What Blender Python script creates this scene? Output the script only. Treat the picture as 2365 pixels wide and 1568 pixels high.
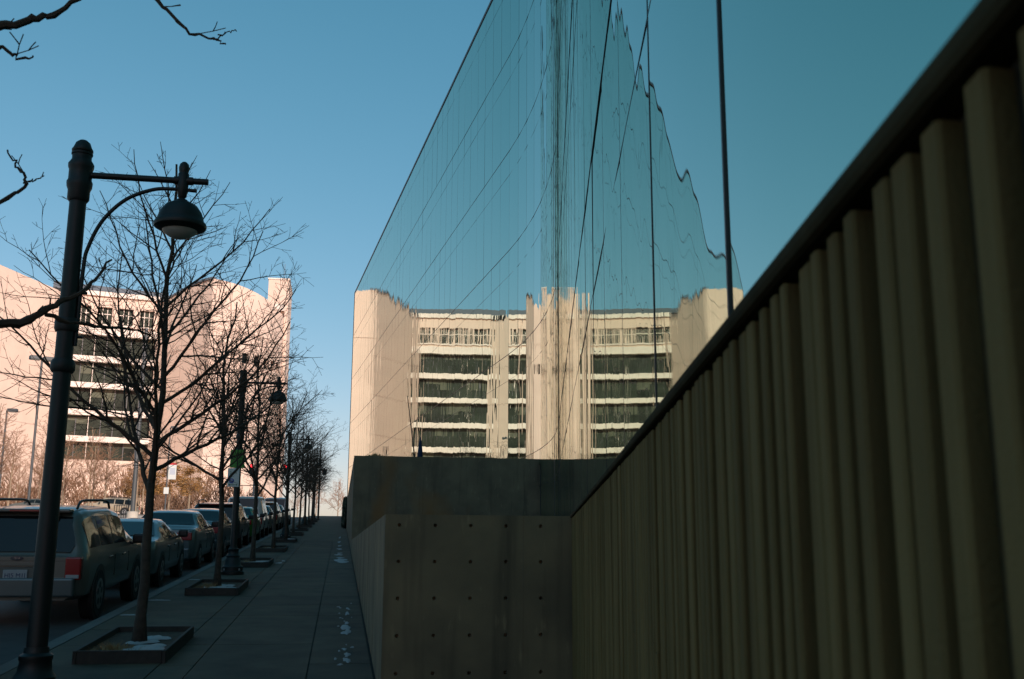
import bpy, math, random
from mathutils import Vector, Matrix
R = math.radians
for o in list(bpy.data.objects): bpy.data.objects.remove(o)
scene = bpy.context.scene
col = scene.collection

# ---------------------------------------------------------------- camera, sky, sun, exposure
EYE = 1.62
cam_data = bpy.data.cameras.new('camera')
cam = bpy.data.objects.new('camera', cam_data); col.objects.link(cam)
cam_data.sensor_width = 36.0
cam_data.lens = 36.0*2400/2364
cam_data.clip_start = 0.02; cam_data.clip_end = 6000
cam.matrix_world = Matrix.Translation((0, 0, EYE)) @ Matrix.Rotation(-math.atan(397/2449), 4, 'Z') @ Matrix.Rotation(R(90)+math.atan(486/2400), 4, 'X') @ Matrix.Rotation(R(.3), 4, 'Z')
cam_data.dof.use_dof = True
cam_data.dof.focus_distance = 28
cam_data.dof.aperture_fstop = 9.0
scene.camera = cam

SUN_EL, SUN_AZ = R(27), math.atan2(.45, -.89)
world = bpy.data.worlds.new('World'); scene.world = world; world.use_nodes = True
wn = world.node_tree.nodes; wl = world.node_tree.links
sky = wn.new('ShaderNodeTexSky'); sky.sky_type = 'NISHITA'; sky.sun_disc = False
sky.sun_elevation = SUN_EL; sky.sun_rotation = SUN_AZ
sky.air_density = 1.0; sky.dust_density = 1.0; sky.ozone_density = 4.0
# the film's colour response, one curve per channel and the same for every direction of the sky
sep = wn.new('ShaderNodeSeparateColor'); com = wn.new('ShaderNodeCombineColor'); wl.new(sky.outputs[0], sep.inputs[0])
for ch, (gain, gam) in enumerate(((.83, 1.33), (1.5, .79), (1.33, .82))):
    pw = wn.new('ShaderNodeMath'); pw.operation = 'POWER'; pw.inputs[1].default_value = gam; wl.new(sep.outputs[ch], pw.inputs[0])
    ml = wn.new('ShaderNodeMath'); ml.operation = 'MULTIPLY'; ml.inputs[1].default_value = gain; wl.new(pw.outputs[0], ml.inputs[0]); wl.new(ml.outputs[0], com.inputs[ch])
wl.new(com.outputs[0], wn['Background'].inputs[0]); wn['Background'].inputs[1].default_value = 0.12
sun_data = bpy.data.lights.new('sun', 'SUN'); sun_data.energy = 5.0; sun_data.angle = R(.5); sun_data.color = (1, .87, .76)
sun = bpy.data.objects.new('sun', sun_data); col.objects.link(sun)
sd = Vector((math.sin(SUN_AZ)*math.cos(SUN_EL), math.cos(SUN_AZ)*math.cos(SUN_EL), math.sin(SUN_EL)))
sun.rotation_euler = sd.to_track_quat('Z', 'Y').to_euler(); sun.location = sd*200
scene.view_settings.view_transform = 'Standard'; scene.view_settings.look = 'None'
scene.view_settings.exposure = 0.0; scene.view_settings.gamma = 1.0
scene.view_settings.use_curve_mapping = False

# ---------------------------------------------------------------- helpers
rnd = random.Random(7)
MATS = {}
def mat(name, c, rough=.6, metal=0., var=0., scale=4., bump=0., bscale=40., coat=0., streak=None, c2=None, spec=.5):
    if name in MATS: return MATS[name]
    m = bpy.data.materials.new(name); m.use_nodes = True; MATS[name] = m
    nt = m.node_tree; n = nt.nodes; l = nt.links; b = n['Principled BSDF']
    b.inputs['Base Color'].default_value = (*c, 1); b.inputs['Roughness'].default_value = rough
    b.inputs['Metallic'].default_value = metal; b.inputs['Coat Weight'].default_value = coat
    b.inputs['Specular IOR Level'].default_value = spec
    if var or c2:
        tc = n.new('ShaderNodeTexCoord'); mp = n.new('ShaderNodeMapping'); l.new(tc.outputs['Object'], mp.inputs[0])
        if streak: mp.inputs['Scale'].default_value = streak
        nz = n.new('ShaderNodeTexNoise'); nz.inputs['Scale'].default_value = scale; nz.inputs['Detail'].default_value = 7; nz.inputs['Roughness'].default_value = .62
        l.new(mp.outputs[0], nz.inputs['Vector'])
        rp = n.new('ShaderNodeValToRGB'); rp.color_ramp.elements[0].position = .32; rp.color_ramp.elements[1].position = .68
        a = [max(0, x*(1-var)) for x in c]; d = c2 if c2 else [min(1, x*(1+var)) for x in c]
        rp.color_ramp.elements[0].color = (*a, 1); rp.color_ramp.elements[1].color = (*d, 1)
        l.new(nz.outputs['Fac'], rp.inputs[0]); l.new(rp.outputs[0], b.inputs['Base Color'])
    if bump:
        tc2 = n.new('ShaderNodeTexCoord'); nb = n.new('ShaderNodeTexNoise'); nb.inputs['Scale'].default_value = bscale; nb.inputs['Detail'].default_value = 5
        l.new(tc2.outputs['Object'], nb.inputs['Vector'])
        bp = n.new('ShaderNodeBump'); bp.inputs['Strength'].default_value = bump; bp.inputs['Distance'].default_value = .01
        l.new(nb.outputs['Fac'], bp.inputs['Height']); l.new(bp.outputs[0], b.inputs['Normal'])
    return m

def stained_concrete(name, c, dark, rust=None):
    """board-cast concrete: blotches, vertical water streaks, fine pores"""
    m = bpy.data.materials.new(name); m.use_nodes = True; MATS[name] = m
    nt = m.node_tree; n = nt.nodes; l = nt.links; b = n['Principled BSDF']; b.inputs['Roughness'].default_value = .85
    tc = n.new('ShaderNodeTexCoord')
    def noise(sc, vs, det=6):
        mp = n.new('ShaderNodeMapping'); mp.inputs['Scale'].default_value = vs; l.new(tc.outputs['Object'], mp.inputs[0])
        t = n.new('ShaderNodeTexNoise'); t.inputs['Scale'].default_value = sc; t.inputs['Detail'].default_value = det; l.new(mp.outputs[0], t.inputs['Vector']); return t
    def ramp(src, p0, p1):
        r = n.new('ShaderNodeMapRange'); r.inputs['From Min'].default_value = p0; r.inputs['From Max'].default_value = p1; l.new(src, r.inputs['Value']); return r.outputs['Result']
    def mix(fac, a, bcol):
        x = n.new('ShaderNodeMix'); x.data_type = 'RGBA'; l.new(fac, x.inputs['Factor'])
        if isinstance(a, tuple): x.inputs['A'].default_value = (*a, 1)
        else: l.new(a, x.inputs['A'])
        x.inputs['B'].default_value = (*bcol, 1); return x.outputs['Result']
    o = mix(ramp(noise(1.6, (1, 1, 1)).outputs['Fac'], .35, .7), c, dark)
    o = mix(ramp(noise(5, (1, 1, .07)).outputs['Fac'], .52, .74), o, tuple(x*.62 for x in dark))
    o = mix(ramp(noise(14, (1, 1, .25)).outputs['Fac'], .62, .8), o, tuple(min(1, x*1.35) for x in c))
    if rust: o = mix(ramp(noise(.6, (1, 1, .6), 3).outputs['Fac'], .56, .72), o, rust)
    l.new(o, b.inputs['Base Color'])
    nb = noise(60, (1, 1, 1)); bp = n.new('ShaderNodeBump'); bp.inputs['Strength'].default_value = .35; bp.inputs['Distance'].default_value = .006
    l.new(nb.outputs['Fac'], bp.inputs['Height']); l.new(bp.outputs[0], b.inputs['Normal'])
    return m

class MB:
    def __init__(s): s.v = []; s.f = []
    def quad(s, a, b, c, d):
        i = len(s.v); s.v += [tuple(a), tuple(b), tuple(c), tuple(d)]; s.f.append((i, i+1, i+2, i+3)); return s
    def poly(s, pts):
        i = len(s.v); s.v += [tuple(p) for p in pts]; s.f.append(tuple(range(i, i+len(pts)))); return s
    def hexa(s, p):                    # 8 corners: bottom 0-3, top 4-7
        i = len(s.v); s.v += [tuple(q) for q in p]
        for f in ((0, 3, 2, 1), (4, 5, 6, 7), (0, 1, 5, 4), (1, 2, 6, 5), (2, 3, 7, 6), (3, 0, 4, 7)): s.f.append(tuple(i+k for k in f))
        return s
    def box(s, x0, x1, y0, y1, z0, z1):
        return s.hexa([(x0, y0, z0), (x1, y0, z0), (x1, y1, z0), (x0, y1, z0), (x0, y0, z1), (x1, y0, z1), (x1, y1, z1), (x0, y1, z1)])
    def prism(s, poly, z0, z1):
        n = len(poly); i = len(s.v); zz = (lambda z, k: z[k] if isinstance(z, (list, tuple)) else z)
        s.v += [(p[0], p[1], zz(z0, k)) for k, p in enumerate(poly)]+[(p[0], p[1], zz(z1, k)) for k, p in enumerate(poly)]
        s.f.append(tuple(i+k for k in reversed(range(n)))); s.f.append(tuple(i+n+k for k in range(n)))
        for k in range(n): j = (k+1) % n; s.f.append((i+k, i+j, i+n+j, i+n+k))
        return s
    def tube(s, pts, rad, sides=8, cap=True):
        i = len(s.v); n = len(pts); pts = [Vector(p) for p in pts]
        if not isinstance(rad, (list, tuple)): rad = [rad]*n
        t0 = (pts[1]-pts[0]).normalized(); ref = Vector((1, 0, 0)) if abs(t0.x) < .8 else Vector((0, 1, 0))
        for k in range(n):
            t = (pts[min(k+1, n-1)]-pts[max(k-1, 0)]).normalized()
            a = (ref-t*ref.dot(t)).normalized(); ref = a; b = t.cross(a)
            for q in range(sides):
                th = 2*math.pi*q/sides; p = pts[k]+(a*math.cos(th)+b*math.sin(th))*rad[k]; s.v.append((p.x, p.y, p.z))
        for k in range(n-1):
            for q in range(sides):
                r = (q+1) % sides; s.f.append((i+k*sides+q, i+k*sides+r, i+(k+1)*sides+r, i+(k+1)*sides+q))
        if cap: s.f.append(tuple(i+q for q in reversed(range(sides)))); s.f.append(tuple(i+(n-1)*sides+q for q in range(sides)))
        return s
    def lathe(s, prof, sides=20, c=(0, 0, 0)):
        i = len(s.v)
        for r, z in prof:
            for q in range(sides):
                th = 2*math.pi*q/sides; s.v.append((c[0]+r*math.cos(th), c[1]+r*math.sin(th), c[2]+z))
        for k in range(len(prof)-1):
            for q in range(sides):
                r = (q+1) % sides; s.f.append((i+k*sides+q, i+k*sides+r, i+(k+1)*sides+r, i+(k+1)*sides+q))
        s.f.append(tuple(i+q for q in reversed(range(sides)))); s.f.append(tuple(i+(len(prof)-1)*sides+q for q in range(sides)))
        return s
    def build(s, name, m, parent=None, smooth=False, kind=None, label=None):
        me = bpy.data.meshes.new(name); me.from_pydata(s.v, [], s.f); me.update()
        me.materials.append(m)
        if smooth:
            for p in me.polygons: p.use_smooth = True
            if smooth == 'auto':
                me.set_sharp_from_angle(angle=R(40))
        o = bpy.data.objects.new(name, me); col.objects.link(o)
        if parent: o.parent = parent
        if kind: o['kind'] = kind
        if label: o['label'] = label
        return o

def empty(name, loc=(0, 0, 0), rz=0, label=None, cat=None, group=None):
    o = bpy.data.objects.new(name, None); col.objects.link(o); o.location = loc; o.rotation_euler = (0, 0, rz)
    return tag(o, label, cat, group)
def tag(o, label=None, cat=None, group=None, kind=None):
    if label: o['label'] = label
    if cat: o['category'] = cat; o['kind'] = 'thing'
    if group: o['group'] = group
    if kind: o['kind'] = kind
    return o
def copy_tree(o, parent=None):
    c = o.copy(); col.objects.link(c)
    if parent: c.parent = parent
    for ch in [x for x in ALLCH.get(o, o.children)]: copy_tree(ch, c)
    return c
ALLCH = {}
def fast_copy(root, loc, rz=0, sc=1.0, label=None):
    """copy a thing with its parts and sub-parts (children lists captured beforehand)"""
    def rec(o, par):
        c = o.copy(); col.objects.link(c)
        if par is not None: c.parent = par
        for ch in KIDS.get(o.name, []): rec(ch, c)
        return c
    r = rec(root, None); r.location = loc; r.rotation_euler = (0, 0, rz); r.scale = (sc, sc, sc)
    if label: r['label'] = label
    return r
KIDS = {}
def capture(root):
    KIDS[root.name] = list(root.children)
    for c in root.children: KIDS[c.name] = list(c.children)
def bevel(o, w=.01, seg=2):
    md = o.modifiers.new('bevel', 'BEVEL'); md.width = w; md.segments = seg; md.limit_method = 'ANGLE'; return o

def gz(y):                              # the street climbs 4.5 % to a crest
    if y < -60: return -2.7
    if y < 108: return .045*y
    if y < 126:
        t = y-108; return 4.86+.045*t-.05*t*t/36
    return 4.86+.045*18-.05*9-.005*(y-126)

def text_mesh(txt, size, m, parent, loc, rot, name='lettering', shear=0, extrude=.002):
    cu = bpy.data.curves.new(name, 'FONT'); cu.body = txt; cu.size = size; cu.extrude = extrude; cu.align_x = 'CENTER'; cu.align_y = 'CENTER'; cu.shear = shear
    tmp = bpy.data.objects.new('tmp', cu); col.objects.link(tmp)
    dg = bpy.context.evaluated_depsgraph_get(); me = bpy.data.meshes.new_from_object(tmp.evaluated_get(dg))
    bpy.data.objects.remove(tmp)
    me.materials.clear(); me.materials.append(m)
    o = bpy.data.objects.new(name, me); col.objects.link(o); o.parent = parent; o.location = loc; o.rotation_euler = rot
    return o

# ---------------------------------------------------------------- materials
M_asphalt = mat('asphalt', (.03, .03, .031), .85, var=.3, scale=2, bump=.4, bscale=150)
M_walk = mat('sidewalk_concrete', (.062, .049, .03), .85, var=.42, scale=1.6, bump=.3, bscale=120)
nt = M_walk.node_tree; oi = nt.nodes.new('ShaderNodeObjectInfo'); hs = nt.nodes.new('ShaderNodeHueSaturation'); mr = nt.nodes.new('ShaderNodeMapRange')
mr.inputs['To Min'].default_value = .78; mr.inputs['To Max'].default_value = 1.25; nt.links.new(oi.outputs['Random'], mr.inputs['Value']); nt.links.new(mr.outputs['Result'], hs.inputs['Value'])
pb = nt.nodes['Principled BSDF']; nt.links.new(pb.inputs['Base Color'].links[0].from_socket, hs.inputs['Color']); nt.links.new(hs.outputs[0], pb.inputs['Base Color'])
M_joint = mat('joint_dirt', (.03, .028, .025), .95)
M_kerb = mat('kerb_stone', (.1, .1, .092), .8, var=.2, scale=3)
M_lot = mat('dry_lot', (.2, .15, .1), .95, var=.45, scale=.25, c2=(.42, .37, .33))
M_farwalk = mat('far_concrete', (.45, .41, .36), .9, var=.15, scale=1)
M_snow = mat('snow', (.34, .34, .35), .7, var=.08, scale=12, bump=.6, bscale=60)
M_conc = stained_concrete('cast_concrete', (.215, .158, .088), (.12, .092, .056), None)
M_plinth = stained_concrete('plinth_concrete', (.165, .135, .088), (.1, .083, .057), (.2, .1, .035))
M_rib = mat('ribbed_concrete', (.175, .115, .048), .95, var=.32, scale=7, streak=(1, 1, .12), bump=.25, bscale=220, spec=.1)
M_ribback = mat('rib_groove_shade', (.028, .02, .011), .95, var=.2, scale=6)  # shade between the ribs is put into this darker backing colour
M_cap = mat('dark_coping', (.05, .038, .02), .95, var=.3, scale=5, spec=.05)
M_gasket = mat('black_gasket', (.012, .014, .015), .5)
M_trim = mat('grey_trim', (.09, .095, .1), .5, .3)
M_core = mat('building_core', (.03, .035, .038), .8)
M_iron = mat('black_green_iron', (.004, .0055, .0055), .55, 0, var=.3, scale=20)
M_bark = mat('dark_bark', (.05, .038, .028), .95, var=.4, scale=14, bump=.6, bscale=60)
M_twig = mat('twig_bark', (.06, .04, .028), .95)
M_barklit = mat('sunlit_bark', (.3, .22, .15), .95, var=.3, scale=6)  # paler copy of the bark with sunlight put into its colour
M_twiglit = mat('sunlit_twig', (.24, .13, .075), .95)  # lighter copy of the twig bark, sunlight painted in
M_beige = mat('warm_precast', (.63, .505, .415), .9, var=.06, scale=.25, bump=.15, bscale=2)
M_panel = mat('darker_panel_joint', (.4, .31, .26), .9)  # darker beige for the joint strips between precast panels
M_white = mat('white_precast', (.68, .62, .55), .8, var=.16, scale=.5)
M_roofgrey = mat('grey_metal_roof', (.16, .18, .2), .5, .4)
M_winglass = mat('office_glass', (.028, .046, .038), .25, var=.75, scale=.22, spec=.08, c2=(.045, .06, .045))
M_darkglass = mat('dark_window_glass', (.008, .011, .012), .05, spec=.45)
M_rubber = mat('tyre_rubber', (.015, .015, .015), .9)
M_rim = mat('alloy_rim', (.35, .35, .35), .35, .8)
M_chrome = mat('chrome', (.6, .6, .6), .15, 1.)
M_black = mat('black_plastic', (.015, .015, .016), .5)
M_tail = mat('red_lamp_plastic', (.25, .012, .012), .2, spec=.7)
M_plate = mat('plate_white', (.26, .29, .31), .5)
M_ink = mat('dark_blue_ink', (.03, .05, .12), .6)
M_board = mat('dark_timber_edging', (.035, .03, .025), .8, var=.3, scale=12)
M_soil = mat('soil_mulch', (.06, .04, .025), 1, var=.5, scale=18, bump=.8, bscale=50)
M_straw = mat('dry_grass', (.30, .2, .09), .95, var=.3, scale=30)
M_hedge = mat('ivy_leaf', (.03, .045, .025), .8, var=.5, scale=9)
M_signwhite = mat('sign_white', (.6, .62, .6), .5)
M_green = mat('sign_green', (.04, .22, .02), .5)
M_signgreen2 = mat('sign_dark_green', (.02, .12, .05), .5)
M_blue = mat('sign_blue', (.05, .08, .35), .5)
M_galv = mat('galvanised_steel', (.28, .28, .28), .5, .6, var=.2, scale=8)
M_flag = mat('blue_cloth', (.004, .022, .07), .9, var=.3, scale=6)
M_lens = mat('lamp_bowl', (.42, .4, .36), .35)
M_red = mat('banner_red', (.55, .03, .04), .7)
M_leaf = mat('russet_leaf', (.32, .15, .04), .9, var=.45, scale=.8, c2=(.42, .22, .07))
M_thick = mat('russet_thicket', (.17, .085, .05), .95, var=.4, scale=.3, c2=(.25, .14, .08))

def glow(name, c, s):
    m = bpy.data.materials.new(name); m.use_nodes = True; b = m.node_tree.nodes['Principled BSDF']
    b.inputs['Base Color'].default_value = (*c, 1); b.inputs['Emission Color'].default_value = (*c, 1); b.inputs['Emission Strength'].default_value = s
    return m
M_redlight = glow('lit_red_lens', (1, .03, .04), 6)

def mirror_glass(name):
    m = bpy.data.materials.new(name); m.use_nodes = True; nt = m.node_tree; n = nt.nodes; l = nt.links
    n.remove(n['Principled BSDF'])
    g = n.new('ShaderNodeBsdfGlossy'); g.inputs['Roughness'].default_value = 0.0
    lw = n.new('ShaderNodeLayerWeight'); lw.inputs['Blend'].default_value = .5; pw = n.new('ShaderNodeMath'); pw.operation = 'POWER'; pw.inputs[1].default_value = 5
    l.new(lw.outputs['Facing'], pw.inputs[0])                                   # Schlick: coated glass reflects more towards grazing
    cm = n.new('ShaderNodeMix'); cm.data_type = 'RGBA'; cm.inputs['A'].default_value = (.33, .51, .43, 1); cm.inputs['B'].default_value = (1, .99, .93, 1)
    l.new(pw.outputs[0], cm.inputs['Factor']); l.new(cm.outputs['Result'], g.inputs['Color'])
    d = n.new('ShaderNodeBsdfDiffuse'); d.inputs['Color'].default_value = (.02, .10, .11, 1)
    mx = n.new('ShaderNodeMixShader'); mx.inputs[0].default_value = .97
    l.new(d.outputs[0], mx.inputs[1]); l.new(g.outputs[0], mx.inputs[2]); l.new(mx.outputs[0], n['Material Output'].inputs[0])
    # roller-wave ripple of toughened glass
    tc = n.new('ShaderNodeTexCoord'); mp = n.new('ShaderNodeMapping'); mp.inputs['Scale'].default_value = (1, 1, .3); l.new(tc.outputs['Object'], mp.inputs[0])
    nz = n.new('ShaderNodeTexNoise'); nz.inputs['Scale'].default_value = 1.9; nz.inputs['Detail'].default_value = 1.0; l.new(mp.outputs[0], nz.inputs['Vector'])
    bp = n.new('ShaderNodeBump'); bp.inputs['Strength'].default_value = 1; bp.inputs['Distance'].default_value = .0036
    l.new(nz.outputs['Fac'], bp.inputs['Height']); l.new(bp.outputs[0], g.inputs['Normal'])
    return m
M_mirror = mirror_glass('tinted_mirror_glass')

# ---------------------------------------------------------------- ground, road, pavements
YS = [-400, -120]+list(range(-60, 130, 6))+[140, 160, 200, 260, 400, 700, 1500, 4000]
def strip(name, x0, x1, m, dz, y0=-400, y1=4000, kind='structure'):
    b = MB(); ys = [y0]+[y for y in YS if y0 < y < y1]+[y1]
    for y in ys: b.v += [(x0, y, gz(y)+dz), (x1, y, gz(y)+dz)]
    for k in range(len(ys)-1): b.f.append((2*k, 2*k+1, 2*k+3, 2*k+2))
    return b.build(name, m, kind=kind)
KX = -3.1
strip('ground', -3000, 3000, M_lot, -.32)
strip('road', -15.0, KX, M_asphalt, -.15, -200, 300)
strip('lot_ground', -400, -17.5, M_lot, -.02, -150, 400)
strip('far_pavement', -17.5, -15.2, M_farwalk, 0, -150, 300)
def kerb(name, x0, x1, y0=-60, y1=140):
    b = MB(); ys = list(range(y0, y1, 5))
    for y in ys: b.v += [(x0, y, gz(y)-.3), (x0, y, gz(y)+.003), (x1, y, gz(y)+.003), (x1, y, gz(y)-.3)]
    for k in range(len(ys)-1):
        i = 4*k
        for a in range(3): b.f.append((i+a, i+4+a, i+5+a, i+1+a))
    return b.build(name, M_kerb, kind='structure')
kerb('kerb', KX-.08, KX+.09); kerb('far_kerb', -15.2, -15.0)
walk = strip('sidewalk', KX+.09, 3, M_joint, -.02, -60, 160)
strip('sidewalk_beyond', KX+.09, .36, M_walk, 0, 44.01, 150)
bx = [KX+.095, -1.7, -1.36, -.255, .36]
for r_ in range(28):
    y0 = 2+r_*1.5; y1 = y0+1.488
    for c_ in range(4):
        x0, x1 = bx[c_]+.006, bx[c_+1]-.006; d = rnd.uniform(-.0015, .0015)
        MB().hexa([(x0, y0, gz(y0)-.06), (x1, y0, gz(y0)-.06), (x1, y1, gz(y1)-.06), (x0, y1, gz(y1)-.06), (x0, y0, gz(y0)+d), (x1, y0, gz(y0)+d), (x1, y1, gz(y1)+d), (x0, y1, gz(y1)+d)]).build('paving_slab', M_walk, walk)
b = MB().prism([(KX+.095, -6), (.36, -6), (.36, 1.99), (KX+.095, 1.99)], [-.4]*4, [gz(-6), gz(-6), gz(2), gz(2)]); b.build('paving_slab', M_walk, walk)
# painted lane lines
for k in range(9):
    y = 6+k*11
    MB().quad((-9.3, y, gz(y)-.145), (-9.18, y, gz(y)-.145), (-9.18, y+3, gz(y+3)-.145), (-9.3, y+3, gz(y+3)-.145)).build('lane_marking', M_signwhite, kind='structure')

def blob(name, cx, cy, rx, ry, m, seed, h=.018, base=None, parent=None, kind=None, n=26):
    rr = random.Random(seed); ph = [rr.uniform(0, 6.28) for _ in range(5)]; am = [rr.uniform(.08, .3)/(k+1)**.5 for k in range(5)]
    ring = []
    for k in range(n):
        t = 2*math.pi*k/n; q = max(.25, 1+sum(am[j]*math.sin((j+2)*t+ph[j]) for j in range(5)))
        ring.append((cx+rx*q*math.cos(t), cy+ry*q*math.sin(t)))
    f = base or gz; b = MB()
    b.v.append((cx, cy, f(cy)+h))
    for sc, hh in ((.5, h), (.85, h*.75), (1, .004)):
        for p in ring: x = cx+(p[0]-cx)*sc; y = cy+(p[1]-cy)*sc; b.v.append((x, y, f(y)+hh*rr.uniform(.8, 1.1)))
    for k in range(n):
        j = (k+1) % n; b.f.append((0, 1+k, 1+j))
        for L in range(2): b.f.append((1+L*n+k, 1+(L+1)*n+k, 1+(L+1)*n+j, 1+L*n+j))
    return b.build(name, m, parent, smooth=True, kind=kind)
scr = random.Random(21); SC = [(.12, 11.2, .035, .16), (.13, 11.6, .03, .12), (.10, 12.0, .03, .07), (.13, 13.5, .055, .22), (.12, 14.0, .06, .3), (.14, 14.5, .025, .15), (.15, 15.7, .03, .2), (.16, 16.4, .02, .12), (.10, 28.6, .16, .45), (.06, 29.5, .17, .6), (.05, 30.6, .1, .25), (.0, 32.2, .1, .35), (.03, 33.2, .08, .25), (.02, 36, .09, .4), (.02, 38.5, .07, .4), (0, 42, .05, .8), (.02, 47, .04, 1.0),
       (-1.5, 28.0, .07, .25), (-1.45, 28.9, .05, .2), (-2.8, 15.6, .14, .05), (-2.82, 17.8, .16, .06), (-2.85, 22.2, .12, .05)]
SC += [(scr.uniform(.0, .24), scr.uniform(10.6, 18), scr.uniform(.006, .02), scr.uniform(.015, .06)) for _ in range(22)]
for k, (x, y, rx, ry) in enumerate(SC):
    blob('snow_patch', x, y, rx, ry, M_snow, 40+k, h=.012, kind='stuff')

# ---------------------------------------------------------------- cast concrete terrace block, plinth (faces with real tie holes)
def holed_face(b, org, du, dv, dn, us, vs, u0, u1, v0, v1, rad, depth):
    """plane org+u*du+v*dv, holes at the grid us x vs, sunk along -dn"""
    org, du, dv, dn = map(Vector, (org, du, dv, dn))
    ub = [u0]+[(us[k]+us[k+1])/2 for k in range(len(us)-1)]+[u1]; vb = [v0]+[(vs[k]+vs[k+1])/2 for k in range(len(vs)-1)]+[v1]
    for i, u in enumerate(us):
        for j, v in enumerate(vs):
            a0, a1, c0, c1 = ub[i], ub[i+1], vb[j], vb[j+1]
            out = [(a1, v), (a1, c1), (u, c1), (a0, c1), (a0, v), (a0, c0), (u, c0), (a1, c0)]
            P = lambda q, d=0: org+du*q[0]+dv*q[1]-dn*d
            inn = [(u+rad*math.cos(k*math.pi/4), v+rad*math.sin(k*math.pi/4)) for k in range(8)]
            for k in range(8):
                m = (k+1) % 8
                b.quad(P(out[k]), P(out[m]), P(inn[m]), P(inn[k])); b.quad(P(inn[k]), P(inn[m]), P(inn[m], depth), P(inn[k], depth))
            b.poly([P(q, depth) for q in inn])
WX = .38
TOP1 = 1.912
b = MB()
holed_face(b, (0, 9.0, 0), (1, 0, 0), (0, 0, 1), (0, -1, 0), [.50+.305*k for k in range(5)], [.008+.3025*k for k in range(7)], WX, 2.0, -.4, TOP1, .0165, .05)
e = (2.0, 9.0)
b.quad((WX, 9, TOP1), (2.0, 9, TOP1), (7.2, 34.2, TOP1), (WX, 34.2, TOP1))
b.quad((WX, 9, -.4), (WX, 9, TOP1), (WX, 34.2, TOP1), (WX, 34.2, -.4))
o = b.build('terrace_wall', M_conc); tag(o, 'low brown cast concrete terrace wall with round tie holes beside the sidewalk', 'wall')
for xj in (1.567,): MB().box(xj-.003, xj+.003, 8.9985, 9.01, -.4, TOP1-.002).build('form_joint', M_plinth, o)
for yj in (11.4, 13.9, 16.3, 18.8, 21.2, 23.6): MB().box(WX-.0015, WX+.01, yj-.004, yj+.004, -.3, TOP1-.002).build('form_joint', M_joint, o)
TOP2 = 4.59
b = MB()
holed_face(b, (0, 34.1, 0), (1, 0, 0), (0, 0, 1), (0, -1, 0), [.61+.305*k for k in range(22)], [1.28+.305*k for k in range(10)], WX, 7.3, .6, TOP2, .014, .05)
b.quad((WX, 34.1, TOP2), (7.3, 34.1, TOP2), (1.1, 101.4, TOP2), (WX, 101.4, TOP2))
b.quad((WX, 34.1, .6), (WX, 34.1, TOP2), (WX, 101.4, TOP2), (WX, 101.4, .6)); b.quad((WX, 101.4, .6), (WX, 101.4, TOP2), (1.1, 101.4, TOP2), (1.1, 101.4, .6))
o = b.build('plinth_wall', M_plinth); tag(o, 'taller grey concrete plinth wall with small tie holes under the mirrored glass', 'wall')

# ---------------------------------------------------------------- mirrored glass building
B2, B1, A2, YC, TT = .193, -.094, .427, 33.5, 6.5
d2 = Vector((B2, 1, 0)).normalized(); d1 = Vector((B1, 1, 0)).normalized(); CN = Vector((A2+B2*YC, YC, 0))
turn = math.atan(B2)-math.atan(B1); RAD = TT/math.tan(turn/2)
Y0 = 2.16-3*1.4964; S0 = Vector((A2+B2*Y0, Y0, 0)); L1 = (CN-S0).length-TT; LA = RAD*turn
def path(s):
    if s <= L1: return S0+d2*s
    nrm = Vector((-d2.y, d2.x, 0)); cen = S0+d2*L1+nrm*RAD
    if s <= L1+LA:
        a = (s-L1)/RAD; r = -nrm; c, q = math.cos(a), math.sin(a); return cen+Vector((r.x*c-r.y*q, r.x*q+r.y*c, 0))*RAD
    return CN+d1*(TT+s-L1-LA)
def pnorm(s):
    t = (path(s+.01)-path(s-.01)).normalized(); return Vector((-t.y, t.x, 0))
MOD = 1.524; NC = int((L1+LA+(101.3-YC)*1.0044-TT)/MOD)
LEV = [1.86, 4.9, 9.17, 13.42, 17.68, 21.94, 26.2]
gb = empty('glass_building', (path(0).x+6, 30, 0), 0, 'long curving mirrored teal glass office building standing over the concrete walls', 'building')
OFF = -Vector(gb.location)
hid = MB(); prnd = random.Random(11); npane = 0
for c in range(NC):
    sa, sb = c*MOD+.006, (c+1)*MOD-.006; pa, pb = path(sa), path(sb); n = Vector((-(pb-pa).y, (pb-pa).x, 0)).normalized()
    ym = (pa.y+pb.y)/2
    for r in range(6):
        za, zb = LEV[r]+.008, LEV[r+1]-.008
        if ym > 34 and r == 0: za = 4.4
        near = ym < 27
        bow = prnd.gauss(0, .0018 if near else .0015); tw = prnd.gauss(0, .0012 if near else .0011); tz = prnd.gauss(0, .003 if near else .002); ed = prnd.gauss(0, .0006)
        vis = (LEV[r]-EYE) < .6*max(ym, .1)*1.05 and ym > 1.0 and not (ym > 35 and r == 0)
        b = MB() if vis and npane < 300 else hid
        nu, nv = (5, 7); i0 = len(b.v)
        for j in range(nv):
            for i in range(nu):
                u, v = i/(nu-1), j/(nv-1); d = bow*(1-(2*u-1)**2)*(1-(2*v-1)**2*.8)+tw*(2*u-1)+tz*(2*v-1)*.5+ed*math.cos(3*math.pi*u)*.3
                p = pa.lerp(pb, u)+n*d+OFF; b.v.append((p.x, p.y, za+(zb-za)*v))
        for j in range(nv-1):
            for i in range(nu-1): k = i0+j*nu+i; b.f.append((k, k+1, k+nu+1, k+nu))
        if b is not hid: b.build('pane', M_mirror, gb, smooth=True); npane += 1
if hid.v: hid.build('upper_glazing', M_mirror, gb, smooth=True, kind='stuff')
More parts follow.
